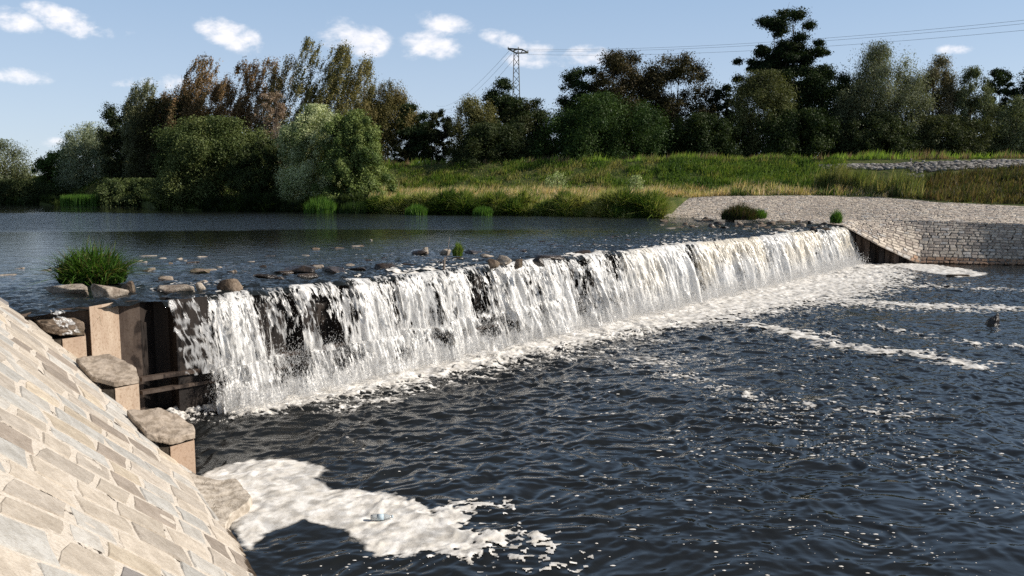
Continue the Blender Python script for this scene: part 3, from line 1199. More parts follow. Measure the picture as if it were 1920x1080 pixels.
    o = mesh_np('crest_lip', V, grid_faces(8, len(s3)), M_UP, root, col=np.full_like(V, .6), smooth_=True)
    o.matrix_parent_inverse = inv
    # spray: small drops along the ledge and the foot
    r = np.random.RandomState(8)
    n = 150000
    S = 1.8 + (LW - 1.8) * r.rand(n) ** 1.25
    kind = r.rand(n)
    E = np.where(kind < .22, .45 + r.normal(0, .12, n) + .2 * r.rand(n), .82 + r.normal(0, .30, n))
    Z = np.where(kind < .22, .72 + np.abs(r.normal(0, .14, n)) * (1 + r.rand(n)) - .15, np.abs(r.normal(0, .26, n)) + .02)
    u = r.rand(n) < .02
    Z = np.where(u, r.rand(n) * 1.9, Z); E = np.where(u, .2 + .55 * (1 - Z / 2.1) + r.normal(0, .10, n), E)
    dist = np.linalg.norm(SE(S, E), axis=1)
    sz = (.0055 + .010 * r.rand(n) ** 3) * (dist / 15) ** .6
    P = SE(S, E)
    base = np.stack([P[:, 0], P[:, 1], Z], 1)
    tet = np.array([[1, 0, -.7], [-1, 0, -.7], [0, 1, .7], [0, -1, .7]])
    st = np.array([1, 1, 1.6])
    V = (base[:, None, :] + tet[None] * sz[:, None, None] * st).reshape(-1, 3)
    fi = np.array([[0, 1, 2], [0, 3, 1], [0, 2, 3], [1, 3, 2]])
    Fq = (np.arange(n)[:, None, None] * 4 + fi[None]).reshape(-1, 3)
    o = mesh_np('spray', V, Fq, M_FALL, root, col=np.concatenate([np.full_like(V, .8), np.full((len(V), 1), .34)], 1))
    o['kind'] = 'stuff'
    o.matrix_parent_inverse = inv


waterfall()


# ---------------------------------------------------------------- foam
def poly_sd(x, y, poly):
    """signed distance, positive inside"""
    poly = np.asarray(poly)
    d = np.full(x.shape, 1e9); ins = np.zeros(x.shape, bool)
    n = len(poly)
    for i in range(n):
        a = poly[i]; b = poly[(i + 1) % n]
        ab = b - a
        t = np.clip(((x - a[0]) * ab[0] + (y - a[1]) * ab[1]) / (ab @ ab + 1e-12), 0, 1)
        d = np.minimum(d, np.hypot(x - a[0] - t * ab[0], y - a[1] - t * ab[1]))
        c = ((a[1] > y) != (b[1] > y)) & (x < (b[0] - a[0]) * (y - a[1]) / (b[1] - a[1] + 1e-12) + a[0])
        ins ^= c
    return np.where(ins, d, -d)


def foam_grid(name, label, x0, x1, y0, y1, dx, fn, thick=.02, mat=None, soft=.03):
    xs = np.arange(x0, x1, dx[0]); ys = np.arange(y0, y1, dx[1])
    X, Y = np.meshgrid(xs, ys)
    m, hh = fn(X, Y)
    keep = m > 0
    kf = keep[:-1, :-1] & keep[1:, 1:] & keep[1:, :-1] & keep[:-1, 1:]
    Z = wave_low(X, Y) + .006 + np.clip(hh, 0, 1) * thick
    V = np.stack([X, Y, Z], -1).reshape(-1, 3)
    A = np.ones((V.shape[0], 4)); A[:, 3] = (smooth(m, 0, soft) * (.66 + .34 * smooth(fbm(X * 7, Y * 7, 500, 3), .3, .6))).ravel()
    V, Fq, A = compact(V, grid_faces(len(ys), len(xs), kf), A)
    o = mesh_np(name, V, Fq, mat or M_FOAM, col=A, smooth_=True)
    return tag(o, label, 'foam', None, 'stuff')


def foam():
    PX = [(366, 896), (400, 878), (440, 868), (490, 858), (540, 860), (592, 868), (620, 882), (598, 900), (632, 915), (690, 918), (740, 925), (786, 940), (806, 962),
          (842, 944), (925, 934), (934, 950), (886, 964), (898, 984), (955, 984), (1002, 1012), (975, 1040), (905, 1032), (880, 1060), (800, 1052), (745, 1040), (700, 1046), (672, 1018), (640, 996), (570, 978), (500, 1000), (468, 1034),
          (440, 1010), (420, 960), (380, 930), (350, 900)]
    poly = np.array([G(a, b, 0)[:2] for a, b in PX])
    q0 = G(700, 1000, 0)[:2]; q1 = G(960, 1040, 0)[:2]

    def fn(X, Y):
        sd = poly_sd(X, Y, poly)
        edge = smooth(X, q0[0] - .2, q1[0])
        n1 = fbm(X * 3, Y * 3, 6, 4) - .5; n2 = fbm(X * 11, Y * 11, 16, 3) - .5
        m = sd + n1 * (.12 + .6 * edge) + n2 * (.10 + .75 * edge)
        # holes
        m = np.where((sd > 0) & (edge > .35), m - .10 * edge, m)
        # drifting crumbs around the right tail
        tail = np.exp(-(((X - q1[0] - .3) / 1.15) ** 2 + ((Y - q1[1] + .05) / .55) ** 2))
        cr = vnoise(X * 9, Y * 9, 61) * .6 + vnoise(X * 20, Y * 20, 62) * .4
        m = np.maximum(m, np.where(cr > 1.02 - .50 * tail, .1, -1))
        return m, smooth(m, 0, .25) * (.75 + .5 * n1) + .2 * n2
    foam_grid('foam', 'large cream foam patch drifting beside the near stone paving', -5.2, .9, 8.0, 12.8, (.016, .016), fn, .014, soft=.09)

    # far patches beside the apron
    P2 = np.array([G(a, b, 0)[:2] for a, b in ((1610, 489), (1680, 491), (1760, 497), (1830, 506), (1856, 516), (1800, 521), (1720, 508), (1660, 497), (1605, 494))])

    def fn2(X, Y):
        sd = poly_sd(X, Y, P2)
        m = sd + (fbm(X * 1.2, Y * 1.2, 6, 4) - .5) * .7
        return m, smooth(m, 0, .4)
    foam_grid('foam', 'flat pale foam patch drifting below the far stone apron', 18, 28, 38, 48, (.06, .06), fn2, .015, soft=.2)

    # churned foot of the fall
    def D1(X, Y):
        s = (X - KP[0]) * W[0] + (Y - KP[1]) * W[1]
        e = (X - KP[0]) * ND[0] + (Y - KP[1]) * ND[1]
        wdt = np.interp(s, [0, 1.8, 4, 8, 14, 20, 26, 32, 38, 43], [.1, 1.1, 1.5, 1.8, 2.3, 3.5, 4.6, 4.8, 4.0, 2.2])
        core = 1 - smooth(e, wdt * .35, wdt * 2.1)
        core = core * (e > .15) * smooth(s, 1.3, 2.1) * (s < LW + .2)
        return s, e, core

    def blob(X, Y, px, py, rx, ry, rot=0):
        c = G(px, py, 0)
        dx = X - c[0]; dy = Y - c[1]
        ca, sa = math.cos(rot), math.sin(rot)
        return np.exp(-(((dx * ca + dy * sa) / rx) ** 2 + ((-dx * sa + dy * ca) / ry) ** 2))

    STREAKS = [(((1150, 598), (1280, 578), (1400, 562), (1560, 562), (1700, 572), (1900, 578)), 1.3, .88),
               (((1180, 606), (1330, 600), (1450, 615), (1560, 643), (1640, 658), (1740, 664)), .75, .86),
               (((1380, 545), (1560, 535), (1760, 538), (1930, 545)), 1.5, .66),
               (((1740, 668), (1800, 678), (1840, 692)), .5, .86),
               (((1240, 700), (1420, 742), (1600, 772), (1760, 790)), 1.1, .56),
               (((640, 760), (840, 712), (1040, 672), (1230, 640)), 1.2, .58),
               (((1640, 610), (1780, 640), (1930, 650)), 1.2, .60)]

    def dens(X, Y):
        s, e, core = D1(X, Y)
        d = core * 1.25
        d = np.maximum(d, .86 * np.exp(-np.maximum(e, 0) / np.interp(s, [2, 10, 20, 30, 43], [1.7, 2.3, 4.0, 6.0, 5.0])) * (e > 0))
        d = np.maximum(d, .92 * blob(X, Y, 1380, 560, 5.0, 2.6, -.2))
        d = np.maximum(d, .84 * blob(X, Y, 1560, 568, 5.5, 2.0, -.15))
        d = np.maximum(d, .74 * blob(X, Y, 1750, 578, 6, 1.8, -.1))
        d = np.maximum(d, .74 * blob(X, Y, 1640, 655, 3.2, .8, -.25))
        d = np.maximum(d, .74 * blob(X, Y, 1500, 625, 3.2, 1.0, -.25))
        d = np.maximum(d, .78 * blob(X, Y, 1790, 680, 1.8, .6, -.2))
        d = np.maximum(d, .66 * blob(X, Y, 1700, 535, 6, 2.4, 0))
        d = np.maximum(d, .50 * blob(X, Y, 1500, 760, 4.0, 2.6, 0))
        d = np.maximum(d, .48 * blob(X, Y, 1800, 800, 3.0, 2.6, 0))
        d = np.maximum(d, .60 * blob(X, Y, 1250, 680, 3.0, 1.6, 0))
        for pts, w_, a_ in STREAKS:
            q = [G(a, b, 0)[:2] for a, b in pts]
            for k in range(len(q) - 1):
                ab = q[k + 1] - q[k]
                tt = np.clip(((X - q[k][0]) * ab[0] + (Y - q[k][1]) * ab[1]) / (ab @ ab), 0, 1)
                dd = np.hypot(X - q[k][0] - tt * ab[0], Y - q[k][1] - tt * ab[1])
                d = np.maximum(d, a_ * np.exp(-(dd / w_) ** 2))
        return d, e

    def mkfn(freq, seed):
        def fn3(X, Y):
            d, e = dens(X, Y)
            a = X + .9 * (fbm(X * .8, Y * .8, seed, 2) - .5); b = Y + .5 * (fbm(X * .8, Y * .8, seed + 1, 2) - .5)
            n = .40 * fbm(a * freq * .35, b * freq * .7, seed + 2, 3) + .36 * (1 - np.abs(vnoise(a * freq, b * freq * 1.5, seed + 3) * 2 - 1)) + .24 * vnoise(a * freq * 2.6, b * freq * 3.4, seed + 4)
            m = n - (.95 - d * .72)
            hgt = smooth(m, 0, .3) * (.4 + 1.6 * fbm(X * 4, Y * 4, 33, 3) * np.exp(-np.maximum(e, 0) / 1.2))
            return m, hgt
        return fn3
    foam_grid('foam', 'white churned foam along the near foot of the fall', -7, 5, 12.5, 30, (.022, .022), mkfn(9, 100), .06, soft=.20)
    foam_grid('foam', 'white foam and long streaks spreading below the far half of the fall', 5, 34, 14, 50, (.045, .05), mkfn(6.5, 200), .06, soft=.20)

    # single bubbles on the dark water
    r = np.random.RandomState(12)
    n = 20000
    PXs = 480 + 1500 * r.rand(n); PYs = 640 + 450 * r.rand(n)
    b = (540 - PYs) / F; dz = -math.sin(TH) + b * math.cos(TH); dy = math.cos(TH) + b * math.sin(TH)
    t = -CAMZ / dz
    X = (PXs - 960) / F * t; Y = dy * t
    cl = fbm(X * .8, Y * .8, 5, 3)
    wgt = .035 + .9 * np.exp(-(((X - 5.2) / 2.6) ** 2 + ((Y - 15.5) / 4.5) ** 2)) + .5 * np.exp(-(((X + 1.8) / .9) ** 2 + ((Y - 8.7) / .6) ** 2))
    keep = r.rand(n) < wgt * smooth(cl, .38, .62) * 1.1
    sdp = poly_sd(X, Y, poly)
    x_s = (X - KP[0]) * ND[0] + (Y - KP[1]) * ND[1]
    keep &= (sdp < 0) & (x_s > .8)
    X = X[keep]; Y = Y[keep]; n = len(X)
    Z = wave_low(X, Y) + .004
    sz = (.004 + .018 * r.rand(n) ** 4) * (Y / 11) ** .8
    k = 6
    an = np.linspace(0, 2 * PI, k, endpoint=False)
    ring = np.stack([np.cos(an), np.sin(an), an * 0], 1)
    st = 1 + r.rand(n) * 1.6
    V = np.stack([X, Y, Z], 1)[:, None, :] + ring[None] * sz[:, None, None] * np.stack([st, np.ones(n), np.ones(n)], 1)[:, None, :]
    top = np.stack([X, Y, Z + sz * .5], 1)[:, None, :]
    V = np.concatenate([V, top], 1).reshape(-1, 3)
    fi = np.array([[i, (i + 1) % k, k] for i in range(k)])
    Fq = (np.arange(n)[:, None, None] * (k + 1) + fi[None]).reshape(-1, 3)
    tag(mesh_np('foam_bubbles', V, Fq, M_FOAM, smooth_=True, col=np.ones((len(V), 3))), 'scattered white bubbles drifting on the dark lower water', 'foam', None, 'stuff')


foam()


def crest_foam():
    ss = np.arange(1.5, LW, .028); dd = np.arange(.0, 5.5, .028)
    S, Dn = np.meshgrid(ss, dd)
    n = .4 * fbm(S * 1.6, Dn * 4.5, 301, 3) + .35 * (1 - np.abs(vnoise(S * 4 + Dn, Dn * 11, 302) * 2 - 1)) + .25 * vnoise(S * 13, Dn * 22, 303)
    pt = smooth(fbm(S * .45, Dn * .7, 304, 2), .42, .62)
    m = n - (.92 - .20 * pt - .16 * np.exp(-Dn / .5) - .10 * np.exp(-Dn / 2.5) + .05 * smooth(Dn, 3, 5.5))
    keep = m > 0
    kf = keep[:-1, :-1] & keep[1:, 1:] & keep[1:, :-1] & keep[:-1, 1:]
    P = KP[None, None] + S[..., None] * W - Dn[..., None] * ND
    V = np.concatenate([P, (upper_z(S, Dn) + .012)[..., None]], -1).reshape(-1, 3)
    A = np.ones((len(V), 4)); A[:, 3] = smooth(m, 0, .10).ravel() * .9
    V, Fq, A = compact(V, grid_faces(len(dd), len(ss), kf)[:, ::-1], A)
    tag(mesh_np('foam', V, Fq, M_FOAM, col=A, smooth_=True), 'thin white riffles on the shallow water above the crest', 'foam', None, 'stuff')


crest_foam()


# ---------------------------------------------------------------- trees
def leaf_quads(P, Nn, size, r, asp=2.2, droop=None):
    """one leaf-sized quad at every P"""
    n = len(P)
    t = r.normal(size=(n, 3))
    if droop is not None: t = t * .6 + np.asarray(droop)[None]
    t -= Nn * (t * Nn).sum(1)[:, None]
    t /= np.linalg.norm(t, axis=1)[:, None] + 1e-9
    b = np.cross(Nn, t)
    L = size * (.6 + .8 * r.rand(n))
    hl = (L / 2)[:, None]; hw = (L / 2 / asp)[:, None]
    V = np.stack([P - t * hl, P + b * hw, P + t * hl, P - b * hw], 1).reshape(-1, 3)
    Fq = np.arange(4 * n).reshape(n, 4)
    return V, Fq


def tree(name, label, cat, px0, px1, ytop, ybase, Y, style, c_main, c_alt, n_leaf, seed, group=None, leaf=.34, bark=None, lean=0.0, t_lo=None, ground_z=None, clumps=None, custom=None):
    r = np.random.RandomState(seed)
    sc = Y / F
    cx = ((px0 + px1) / 2 - 960) * sc
    top = D(0, ytop, Y)[2]; zb = D(0, ybase, Y)[2]
    if ground_z is not None: zb = ground_z
    Hh = top - zb; Wd = (px1 - px0) * sc
    root = empty(name, (cx, Y, zb), label, cat, group)
    R = Wd / 2
    lo = {'round': .10, 'willow': .05, 'poplar': .16, 'oak': .18, 'bush': 0.0, 'open': .22, 'plume': .03, 'bare': .2}[style] if t_lo is None else t_lo

    def prof(t):
        u = np.clip((t - lo) / (1 - lo), 0, 1)
        if style == 'poplar': return .34 + .66 * np.sin(np.clip(u, 0, 1) ** .8 * PI) ** .7 * (1 - .25 * u)
        if style in ('bush', 'willow', 'plume'): return np.sqrt(np.clip(1 - np.clip((u - .25) / .75, 0, 1) ** 2.2, 0, 1)) * (.82 + .18 * np.clip(u * 4, 0, 1))
        if style == 'oak': return np.sqrt(np.clip(1 - (np.abs(u - .45) / .55) ** 2.4, 0.02, 1))
        return np.sqrt(np.clip(1 - (np.clip(np.abs(u - .42), 0, 1) / .6) ** 2.2, 0.03, 1))
    nc = clumps or {'round': 46, 'willow': 44, 'poplar': 60, 'oak': 30, 'bush': 52, 'open': 30, 'plume': 60, 'bare': 34}[style]
    # clumps, even through the volume of the crown
    nc = int(nc * 3.2)
    cand = lo + (1 - lo) * r.rand(nc * 12) * .97
    pw = prof(cand) ** 1.5 + .05; cand = cand[r.rand(len(cand)) < pw / pw.max()]
    tt = cand[:nc] if len(cand) >= nc else np.resize(cand, nc)
    an = r.rand(nc) * 2 * PI
    rad = r.rand(nc) ** .45 * .92
    amp_ = .9 if style in ('bush', 'plume') else .5
    sil = 1.03 - amp_ / 2 + amp_ * fbm(an * 1.6 + 3, tt * 6.0, seed + 3, 2)
    rr_ = prof(tt) * R * rad * sil * 1.10
    C = np.stack([np.cos(an) * rr_ + lean * Hh * tt, np.sin(an) * rr_ * .9, tt * Hh], 1)
    cs = R * {'round': .30, 'willow': .28, 'poplar': .26, 'oak': .26, 'bush': .20, 'open': .26, 'plume': .24, 'bare': .25}[style] * (.5 + .65 * r.rand(nc) ** 1.3) * 1.12
    if custom is not None:
        base_ = np.array([(((a_ - 960) * sc - cx), 0, D(0, b_, Y)[2] - zb, w_ * sc) for a_, b_, w_ in custom])
        pick = r.randint(0, len(base_), nc)
        g_ = r.normal(size=(nc, 3)) * np.array([.62, .8, .45])
        C = base_[pick, :3] + g_ * base_[pick, 3:4]; cs = base_[pick, 3] * (.28 + .34 * r.rand(nc))
    if style == 'poplar':
        nc2 = 330; nc = nc2; ns_ = max(2, int(round(Wd / 2.2))); xs_ = np.linspace(-R * .74, R * .74, ns_) + r.normal(0, .25, ns_); hs_ = .78 + .22 * r.rand(ns_); hs_[r.randint(ns_)] = 1.0
        pk = r.randint(0, ns_, nc); u_ = lo + (1 - lo) * r.rand(nc) ** .9
        sp_r = R / ns_ * 1.9 * np.clip(np.sin(np.clip(u_ * 1.0, 0, 1) ** .85 * PI), 0, 1) ** .5 + .45
        a_ = r.rand(nc) * 2 * PI; q_ = r.rand(nc) ** .5
        C = np.stack([xs_[pk] + np.cos(a_) * q_ * sp_r + .03 * u_ * Hh, np.sin(a_) * q_ * sp_r * 1.5 + r.normal(0, .8, nc), u_ * Hh * hs_[pk] * .97], 1)
        cs = (.6 + 1.1 * r.rand(nc) ** 1.6) * (1.15 - .55 * u_)
    # the top of the crown is always taken
    if style not in ('poplar', 'oak'): C[0] = (lean * Hh + r.normal(0, R * .08), 0, Hh * .94); cs[0] = R * .15
    wgt = cs ** 2; wgt /= wgt.sum()
    ci = r.choice(nc, n_leaf, p=wgt)
    dirv = r.normal(size=(n_leaf, 3)); dirv /= np.linalg.norm(dirv, axis=1)[:, None]
    rad = np.clip(np.abs(r.normal(.62, .30, n_leaf)), 0, 1.25)
    off = dirv * (cs[ci] * rad)[:, None]
    droop = None
    if style == 'willow':
        off[:, 2] *= 1.25; off[:, 2] -= np.abs(r.normal(0, .35, n_leaf)) * cs[ci]; droop = (.35, 0, -1.1)
    if style == 'plume':
        off[:, 2] += (off[:, 0] + 0) * .35; off[:, 2] *= 1.2; droop = (.8, 0, .4)
    if style == 'poplar':
        k = r.rand(n_leaf); off *= np.array([.62, .62, 1.9]); off[:, 0] += off[:, 2] * .34; droop = (.15, 0, .8)
        off += (np.stack([np.sin(ci * 1.7), np.cos(ci * 2.3), np.zeros(n_leaf)], 1)) * .02
    if style == 'oak': off[:, 2] *= .62
    if style == 'round': off[:, 2] *= .85
    if style in ('open', 'bare'): off[:, 2] *= .8
    # twigs: leaves gather on short lines
    tw = r.randint(0, 9, n_leaf)
    jit = fbm(ci * 7.7 + tw * 3.3, tw * 5.1 + ci * 1.1, seed, 2)
    off *= (.55 + .95 * jit)[:, None]
    P = C[ci] + off
    P[:, 2] = np.maximum(P[:, 2], .02 * Hh * r.rand(n_leaf))
    # keep within the height
    P[:, 2] = np.where(P[:, 2] > Hh * 1.01, Hh * (1.0 - .12 * r.rand(n_leaf)), P[:, 2])
    Nn = dirv * .8 + r.normal(size=(n_leaf, 3)) * .55 + np.array([0, 0, .25])
    Nn /= np.linalg.norm(Nn, axis=1)[:, None]
    V, Fq = leaf_quads(P, Nn, leaf, r, 2.0 if style not in ('willow', 'plume') else 2.8, droop)
    mixc = r.rand(len(C)) ** 1.3
    f = np.clip(mixc[ci] * .8 + r.normal(0, .18, n_leaf), 0, 1)[:, None]
    c = np.array(c_main)[None] * (1 - f) + np.array(c_alt)[None] * f
    c *= (.7 + .6 * r.rand(n_leaf))[:, None] * {'poplar': 2.5, 'willow': 2.2, 'plume': 2.7, 'bush': 1.75}.get(style, 1.25)
    c = np.repeat(c, 4, 0)
    mesh_np('crown', V, Fq, M_LEAF, root, col=c)
    # trunk and limbs
    mb = MB()
    tr = max(.08, Hh * {'poplar': .011, 'bush': .010, 'willow': .016, 'plume': .010}.get(style, .016))
    stems = [(0, 0)] if style in ('oak', 'round', 'open') else [(r.normal(0, R * .16), r.normal(0, R * .16)) for _ in range(3)]
    if style == 'poplar': stems = [(x, 0) for x in np.linspace(-R * .45, R * .45, max(2, int(Wd / 3.2)))]
    for (sx, sy) in stems:
        hh = Hh * (.86 if style == 'poplar' else .74)
        pts = []; rads = []
        for k in range(8):
            f_ = k / 7
            pts.append((sx * (1 + .5 * f_) + lean * Hh * f_ + math.sin(f_ * 5 + seed) * Wd * .02, sy * (1 + .5 * f_) + math.cos(f_ * 4 + seed) * Wd * .015, -.4 + (hh + .4) * f_))
            rads.append(tr * (1 - .88 * f_) / math.sqrt(len(stems)) ** .7 * (1.25 if k == 0 else 1))
        mb.tube(pts, rads, 7)
    order = np.argsort(-cs)[:min(nc, 26)]
    for q in order:
        c1 = C[q]
        h0 = max(.05 * Hh, c1[2] * (.55 if style != 'poplar' else .72) - R * .1)
        sx, sy = stems[q % len(stems)]
        a = np.array([sx * 1.2 + lean * h0, sy, h0]); b = c1
        m1 = a + (b - a) * .5 + np.array([0, 0, -.06 * Wd if style != 'poplar' else 0])
        mb.tube([a, m1, b], [tr * .34, tr * .2, tr * .05], 5)
        for _ in range(2):
            d = r.normal(size=3); d[2] = abs(d[2]); d /= np.linalg.norm(d)
            mb.tube([m1 * .4 + b * .6, b + d * cs[q] * .8], [tr * .12, tr * .03], 4)
    mb.build('trunk', bark or M_BARK, root)
    return root


DG = (.018, .030, .012); DG2 = (.034, .050, .016)
OL = (.050, .052, .018); OL2 = (.105, .095, .032)
WL = (.075, .090, .055); WL2 = (.17, .185, .12)
BR = (.085, .052, .028); BR2 = (.15, .095, .048)
LG = (.050, .085, .018); LG2 = (.13, .17, .045)
PG = (.13, .15, .08); PG2 = (.30, .31, .19)
TG = 'trees on the far bank'
TREES = [
    # name, label, px0, px1, ytop, ybase, Y, style, c1, c2, n, leaf
    ('olive_bush', 'olive green bushy tree at the far left edge of the river', -60, 78, 262, 382, 170, 'willow', OL, WL, 9000, .5),
    ('dark_bush', 'small dark green bush between the olive tree and the silvery round willow', 72, 168, 282, 384, 160, 'bush', DG2, LG, 8000, .5),
    ('willow_tree', 'rounded silvery green willow standing left of the tall poplars', 128, 248, 228, 376, 158, 'willow', WL, WL2, 14000, .45),
    ('dark_tree', 'dark rounded tree left of the brown poplars', 206, 300, 192, 350, 150, 'round', DG, OL, 11000, .42),
    ('dark_tree', 'broad dark tree mass under the first brown poplar', 262, 420, 186, 370, 140, 'round', (.030, .030, .013), OL, 18000, .40),
    ('poplar_tree', 'grey green poplar at the left end of the poplar row', 258, 322, 146, 350, 143, 'poplar', (.055, .060, .035), (.11, .11, .06), 6500, .36),
    ('poplar_tree', 'short brown poplar second from the left of the row', 308, 356, 158, 350, 141, 'poplar', BR, (.10, .075, .04), 4500, .36),
    ('poplar_tree', 'broad brown poplar with a ragged top in the row', 338, 432, 104, 360, 136, 'poplar', (.062, .045, .022), BR2, 12000, .34),
    ('poplar_tree', 'reddish brown poplar in the middle of the row', 424, 516, 106, 360, 134, 'poplar', (.062, .042, .022), BR2, 11500, .34),
    ('poplar_tree', 'thin open poplar with sky showing through, right of the reddish ones', 512, 584, 105, 360, 132, 'poplar', (.055, .050, .022), (.13, .095, .045), 6000, .34),
    ('poplar_tree', 'tallest olive poplar with a pointed top', 572, 652, 72, 360, 130, 'poplar', (.052, .052, .020), (.13, .11, .045), 9500, .34),
    ('poplar_tree', 'last poplar of the row with a narrow forked top', 636, 696, 82, 340, 131, 'poplar', (.055, .052, .020), (.12, .10, .04), 6800, .34),
    ('sapling', 'pale pinkish brown sapling with few leaves below the open poplar', 484, 548, 170, 340, 125, 'bare', (.20, .14, .10), (.30, .23, .17), 3000, .3),
    ('green_shrub', 'wide green waterside shrub with a bright feathery top under the brown poplars', 306, 524, 222, 396, 100, 'bush', (.035, .050, .016), (.11, .125, .045), 34000, .30),
    ('dark_bush', 'low dark bush hanging over the water between two bright shrubs', 440, 570, 262, 398, 94, 'bush', (.020, .030, .010), (.045, .055, .018), 15000, .28),
    ('pale_shrub', 'windblown shrub with pale silvery leaves over the water', 528, 652, 198, 398, 90, 'plume', (.060, .078, .030), PG2, 24000, .27),
    ('leafy_shrub', 'bright green leafy shrub at the right end of the waterside bushes', 606, 730, 206, 400, 87, 'bush', (.045, .070, .020), (.15, .18, .06), 26000, .27),
    ('willow_tree', 'brownish olive willow right of the tallest poplars', 668, 786, 148, 312, 112, 'willow', (.048, .044, .016), (.11, .088, .035), 16000, .34),
    ('dark_tree', 'dark tree with gaps at its foot right of the olive willow', 740, 812, 194, 312, 111, 'open', DG, DG2, 7500, .33),
    ('dark_tree', 'narrow dark tree left of the pylon with open sky on its right', 790, 852, 206, 312, 113, 'open', DG, (.045, .045, .018), 5500, .33),
    ('willow_tree', 'round olive willow left of the pylon', 846, 942, 178, 312, 109, 'willow', (.048, .048, .018), (.105, .095, .036), 13000, .33),
    ('dark_tree', 'dark tree top rising right in front of the pylon', 904, 972, 146, 312, 114, 'round', DG, DG2, 8500, .34),
    ('dark_tree', 'dull green tree right of the pylon foot', 930, 1036, 184, 312, 110, 'round', DG2, (.060, .060, .028), 13000, .33),
    ('dark_tree', 'dark bushy tree right of the sky gap beyond the pylon', 1046, 1136, 124, 312, 114, 'round', DG, DG2, 11000, .34),
    ('brownish_tree', 'tall brownish open tree above the big dark bush', 1096, 1216, 95, 312, 112, 'round', (.035, .032, .014), (.09, .068, .035), 14000, .33),
    ('brownish_tree', 'second brownish open tree right above the big dark bush', 1196, 1334, 99, 312, 113, 'round', (.035, .033, .014), (.085, .07, .036), 16000, .33),
    ('dark_bush', 'big dark green domed bush standing on the levee', 1008, 1272, 178, 312, 106, 'bush', (.018, .034, .010), (.040, .065, .016), 40000, .32),
    ('dark_tree', 'small pointed dark tree in the dip left of the tall oak', 1318, 1376, 160, 312, 112, 'round', DG, DG2, 5500, .33),
    ('willow_tree', 'dark olive willow with a lighter top in front of the tall oak', 1352, 1488, 134, 312, 105, 'willow', (.030, .034, .014), (.085, .090, .035), 20000, .32),
    ('dark_tree', 'dark shaded tree right of the tall oak trunk', 1470, 1604, 124, 312, 108, 'round', DG, DG2, 19000, .33),
    ('oak_tree', 'very tall dark oak with separate leafy boughs against the sky', 1358, 1534, 18, 312, 112, 'oak', (.012, .022, .008), (.026, .040, .012), 26000, .34),
    ('willow_tree', 'tall silvery willow with feathery tips on the right', 1566, 1728, 80, 312, 106, 'willow', (.048, .055, .034), (.15, .155, .10), 25000, .31),
    ('willow_tree', 'greyish willow below the left shoulder of the tall silvery one', 1540, 1640, 150, 312, 103, 'willow', (.036, .042, .022), (.13, .135, .08), 14000, .30),
    ('brownish_tree', 'willow with brownish tips beside the tall silvery one', 1694, 1786, 102, 312, 107, 'willow', (.045, .045, .024), (.14, .115, .07), 14000, .31),
    ('willow_tree', 'dull green willow with a pointed top near the right edge', 1766, 1846, 124, 312, 105, 'willow', (.042, .050, .024), (.10, .11, .06), 12000, .31),
    ('dark_tree', 'slim dark tree standing behind the right-hand willows', 1830, 1884, 124, 312, 113, 'round', DG, DG2, 6500, .34),
    ('willow_tree', 'low grey green willow near the right edge of the photo', 1846, 1946, 178, 312, 103, 'willow', (.045, .055, .028), (.12, .13, .07), 12000, .30),
    ('dark_tree', 'dark tree cut off by the right edge', 1874, 2010, 126, 312, 112, 'round', DG, DG2, 13000, .34),
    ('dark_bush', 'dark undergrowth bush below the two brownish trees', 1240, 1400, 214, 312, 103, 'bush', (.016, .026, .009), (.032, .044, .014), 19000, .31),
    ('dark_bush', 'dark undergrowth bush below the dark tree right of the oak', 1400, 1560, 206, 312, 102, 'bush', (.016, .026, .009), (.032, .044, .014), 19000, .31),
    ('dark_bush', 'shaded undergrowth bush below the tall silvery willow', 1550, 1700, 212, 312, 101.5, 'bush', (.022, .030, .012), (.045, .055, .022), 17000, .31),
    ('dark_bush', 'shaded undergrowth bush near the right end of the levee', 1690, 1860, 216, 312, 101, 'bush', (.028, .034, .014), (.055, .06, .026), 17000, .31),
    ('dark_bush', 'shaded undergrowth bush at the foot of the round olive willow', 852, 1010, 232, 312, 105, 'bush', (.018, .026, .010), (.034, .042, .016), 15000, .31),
    ('olive_bush', 'low bush on the far left bank beside the silvery willow', 196, 318, 334, 388, 128, 'bush', (.035, .05, .018), (.07, .085, .03), 11000, .36),
    ('olive_bush', 'low dark bush under the olive tree at the far left', -60, 118, 338, 386, 150, 'bush', (.022, .032, .012), (.05, .06, .022), 9000, .4),
    ('dark_tree', 'dark tree beyond the right edge of the view', 2010, 2200, 120, 312, 108, 'round', DG, DG2, 9000, .36),
    ('dark_tree', 'olive tree beyond the left edge of the view', -260, -60, 240, 384, 180, 'round', DG2, OL, 7000, .6),
]
OAK = [(1456, 100, 34), (1484, 112, 28), (1430, 104, 24), (1462, 140, 34), (1466, 46, 34), (1440, 66, 30), (1496, 66, 30), (1470, 88, 40), (1510, 96, 20), (1418, 84, 20), (1402, 104, 22), (1378, 118, 18), (1420, 118, 24), (1448, 122, 30), (1492, 124, 30), (1400, 142, 22),
       (1436, 150, 34), (1478, 152, 36), (1520, 150, 24), (1452, 186, 40), (1500, 184, 36), (1400, 176, 24), (1470, 220, 44)]
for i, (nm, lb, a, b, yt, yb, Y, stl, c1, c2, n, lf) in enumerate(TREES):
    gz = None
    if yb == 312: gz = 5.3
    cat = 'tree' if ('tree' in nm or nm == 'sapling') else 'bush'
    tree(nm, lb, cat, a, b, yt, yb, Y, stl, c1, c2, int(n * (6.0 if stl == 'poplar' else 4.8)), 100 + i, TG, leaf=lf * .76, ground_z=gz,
         bark=M_BARKP if stl in ('bare', 'poplar') else None, lean=.015 if stl == 'poplar' else 0, custom=OAK if stl == 'oak' else None)


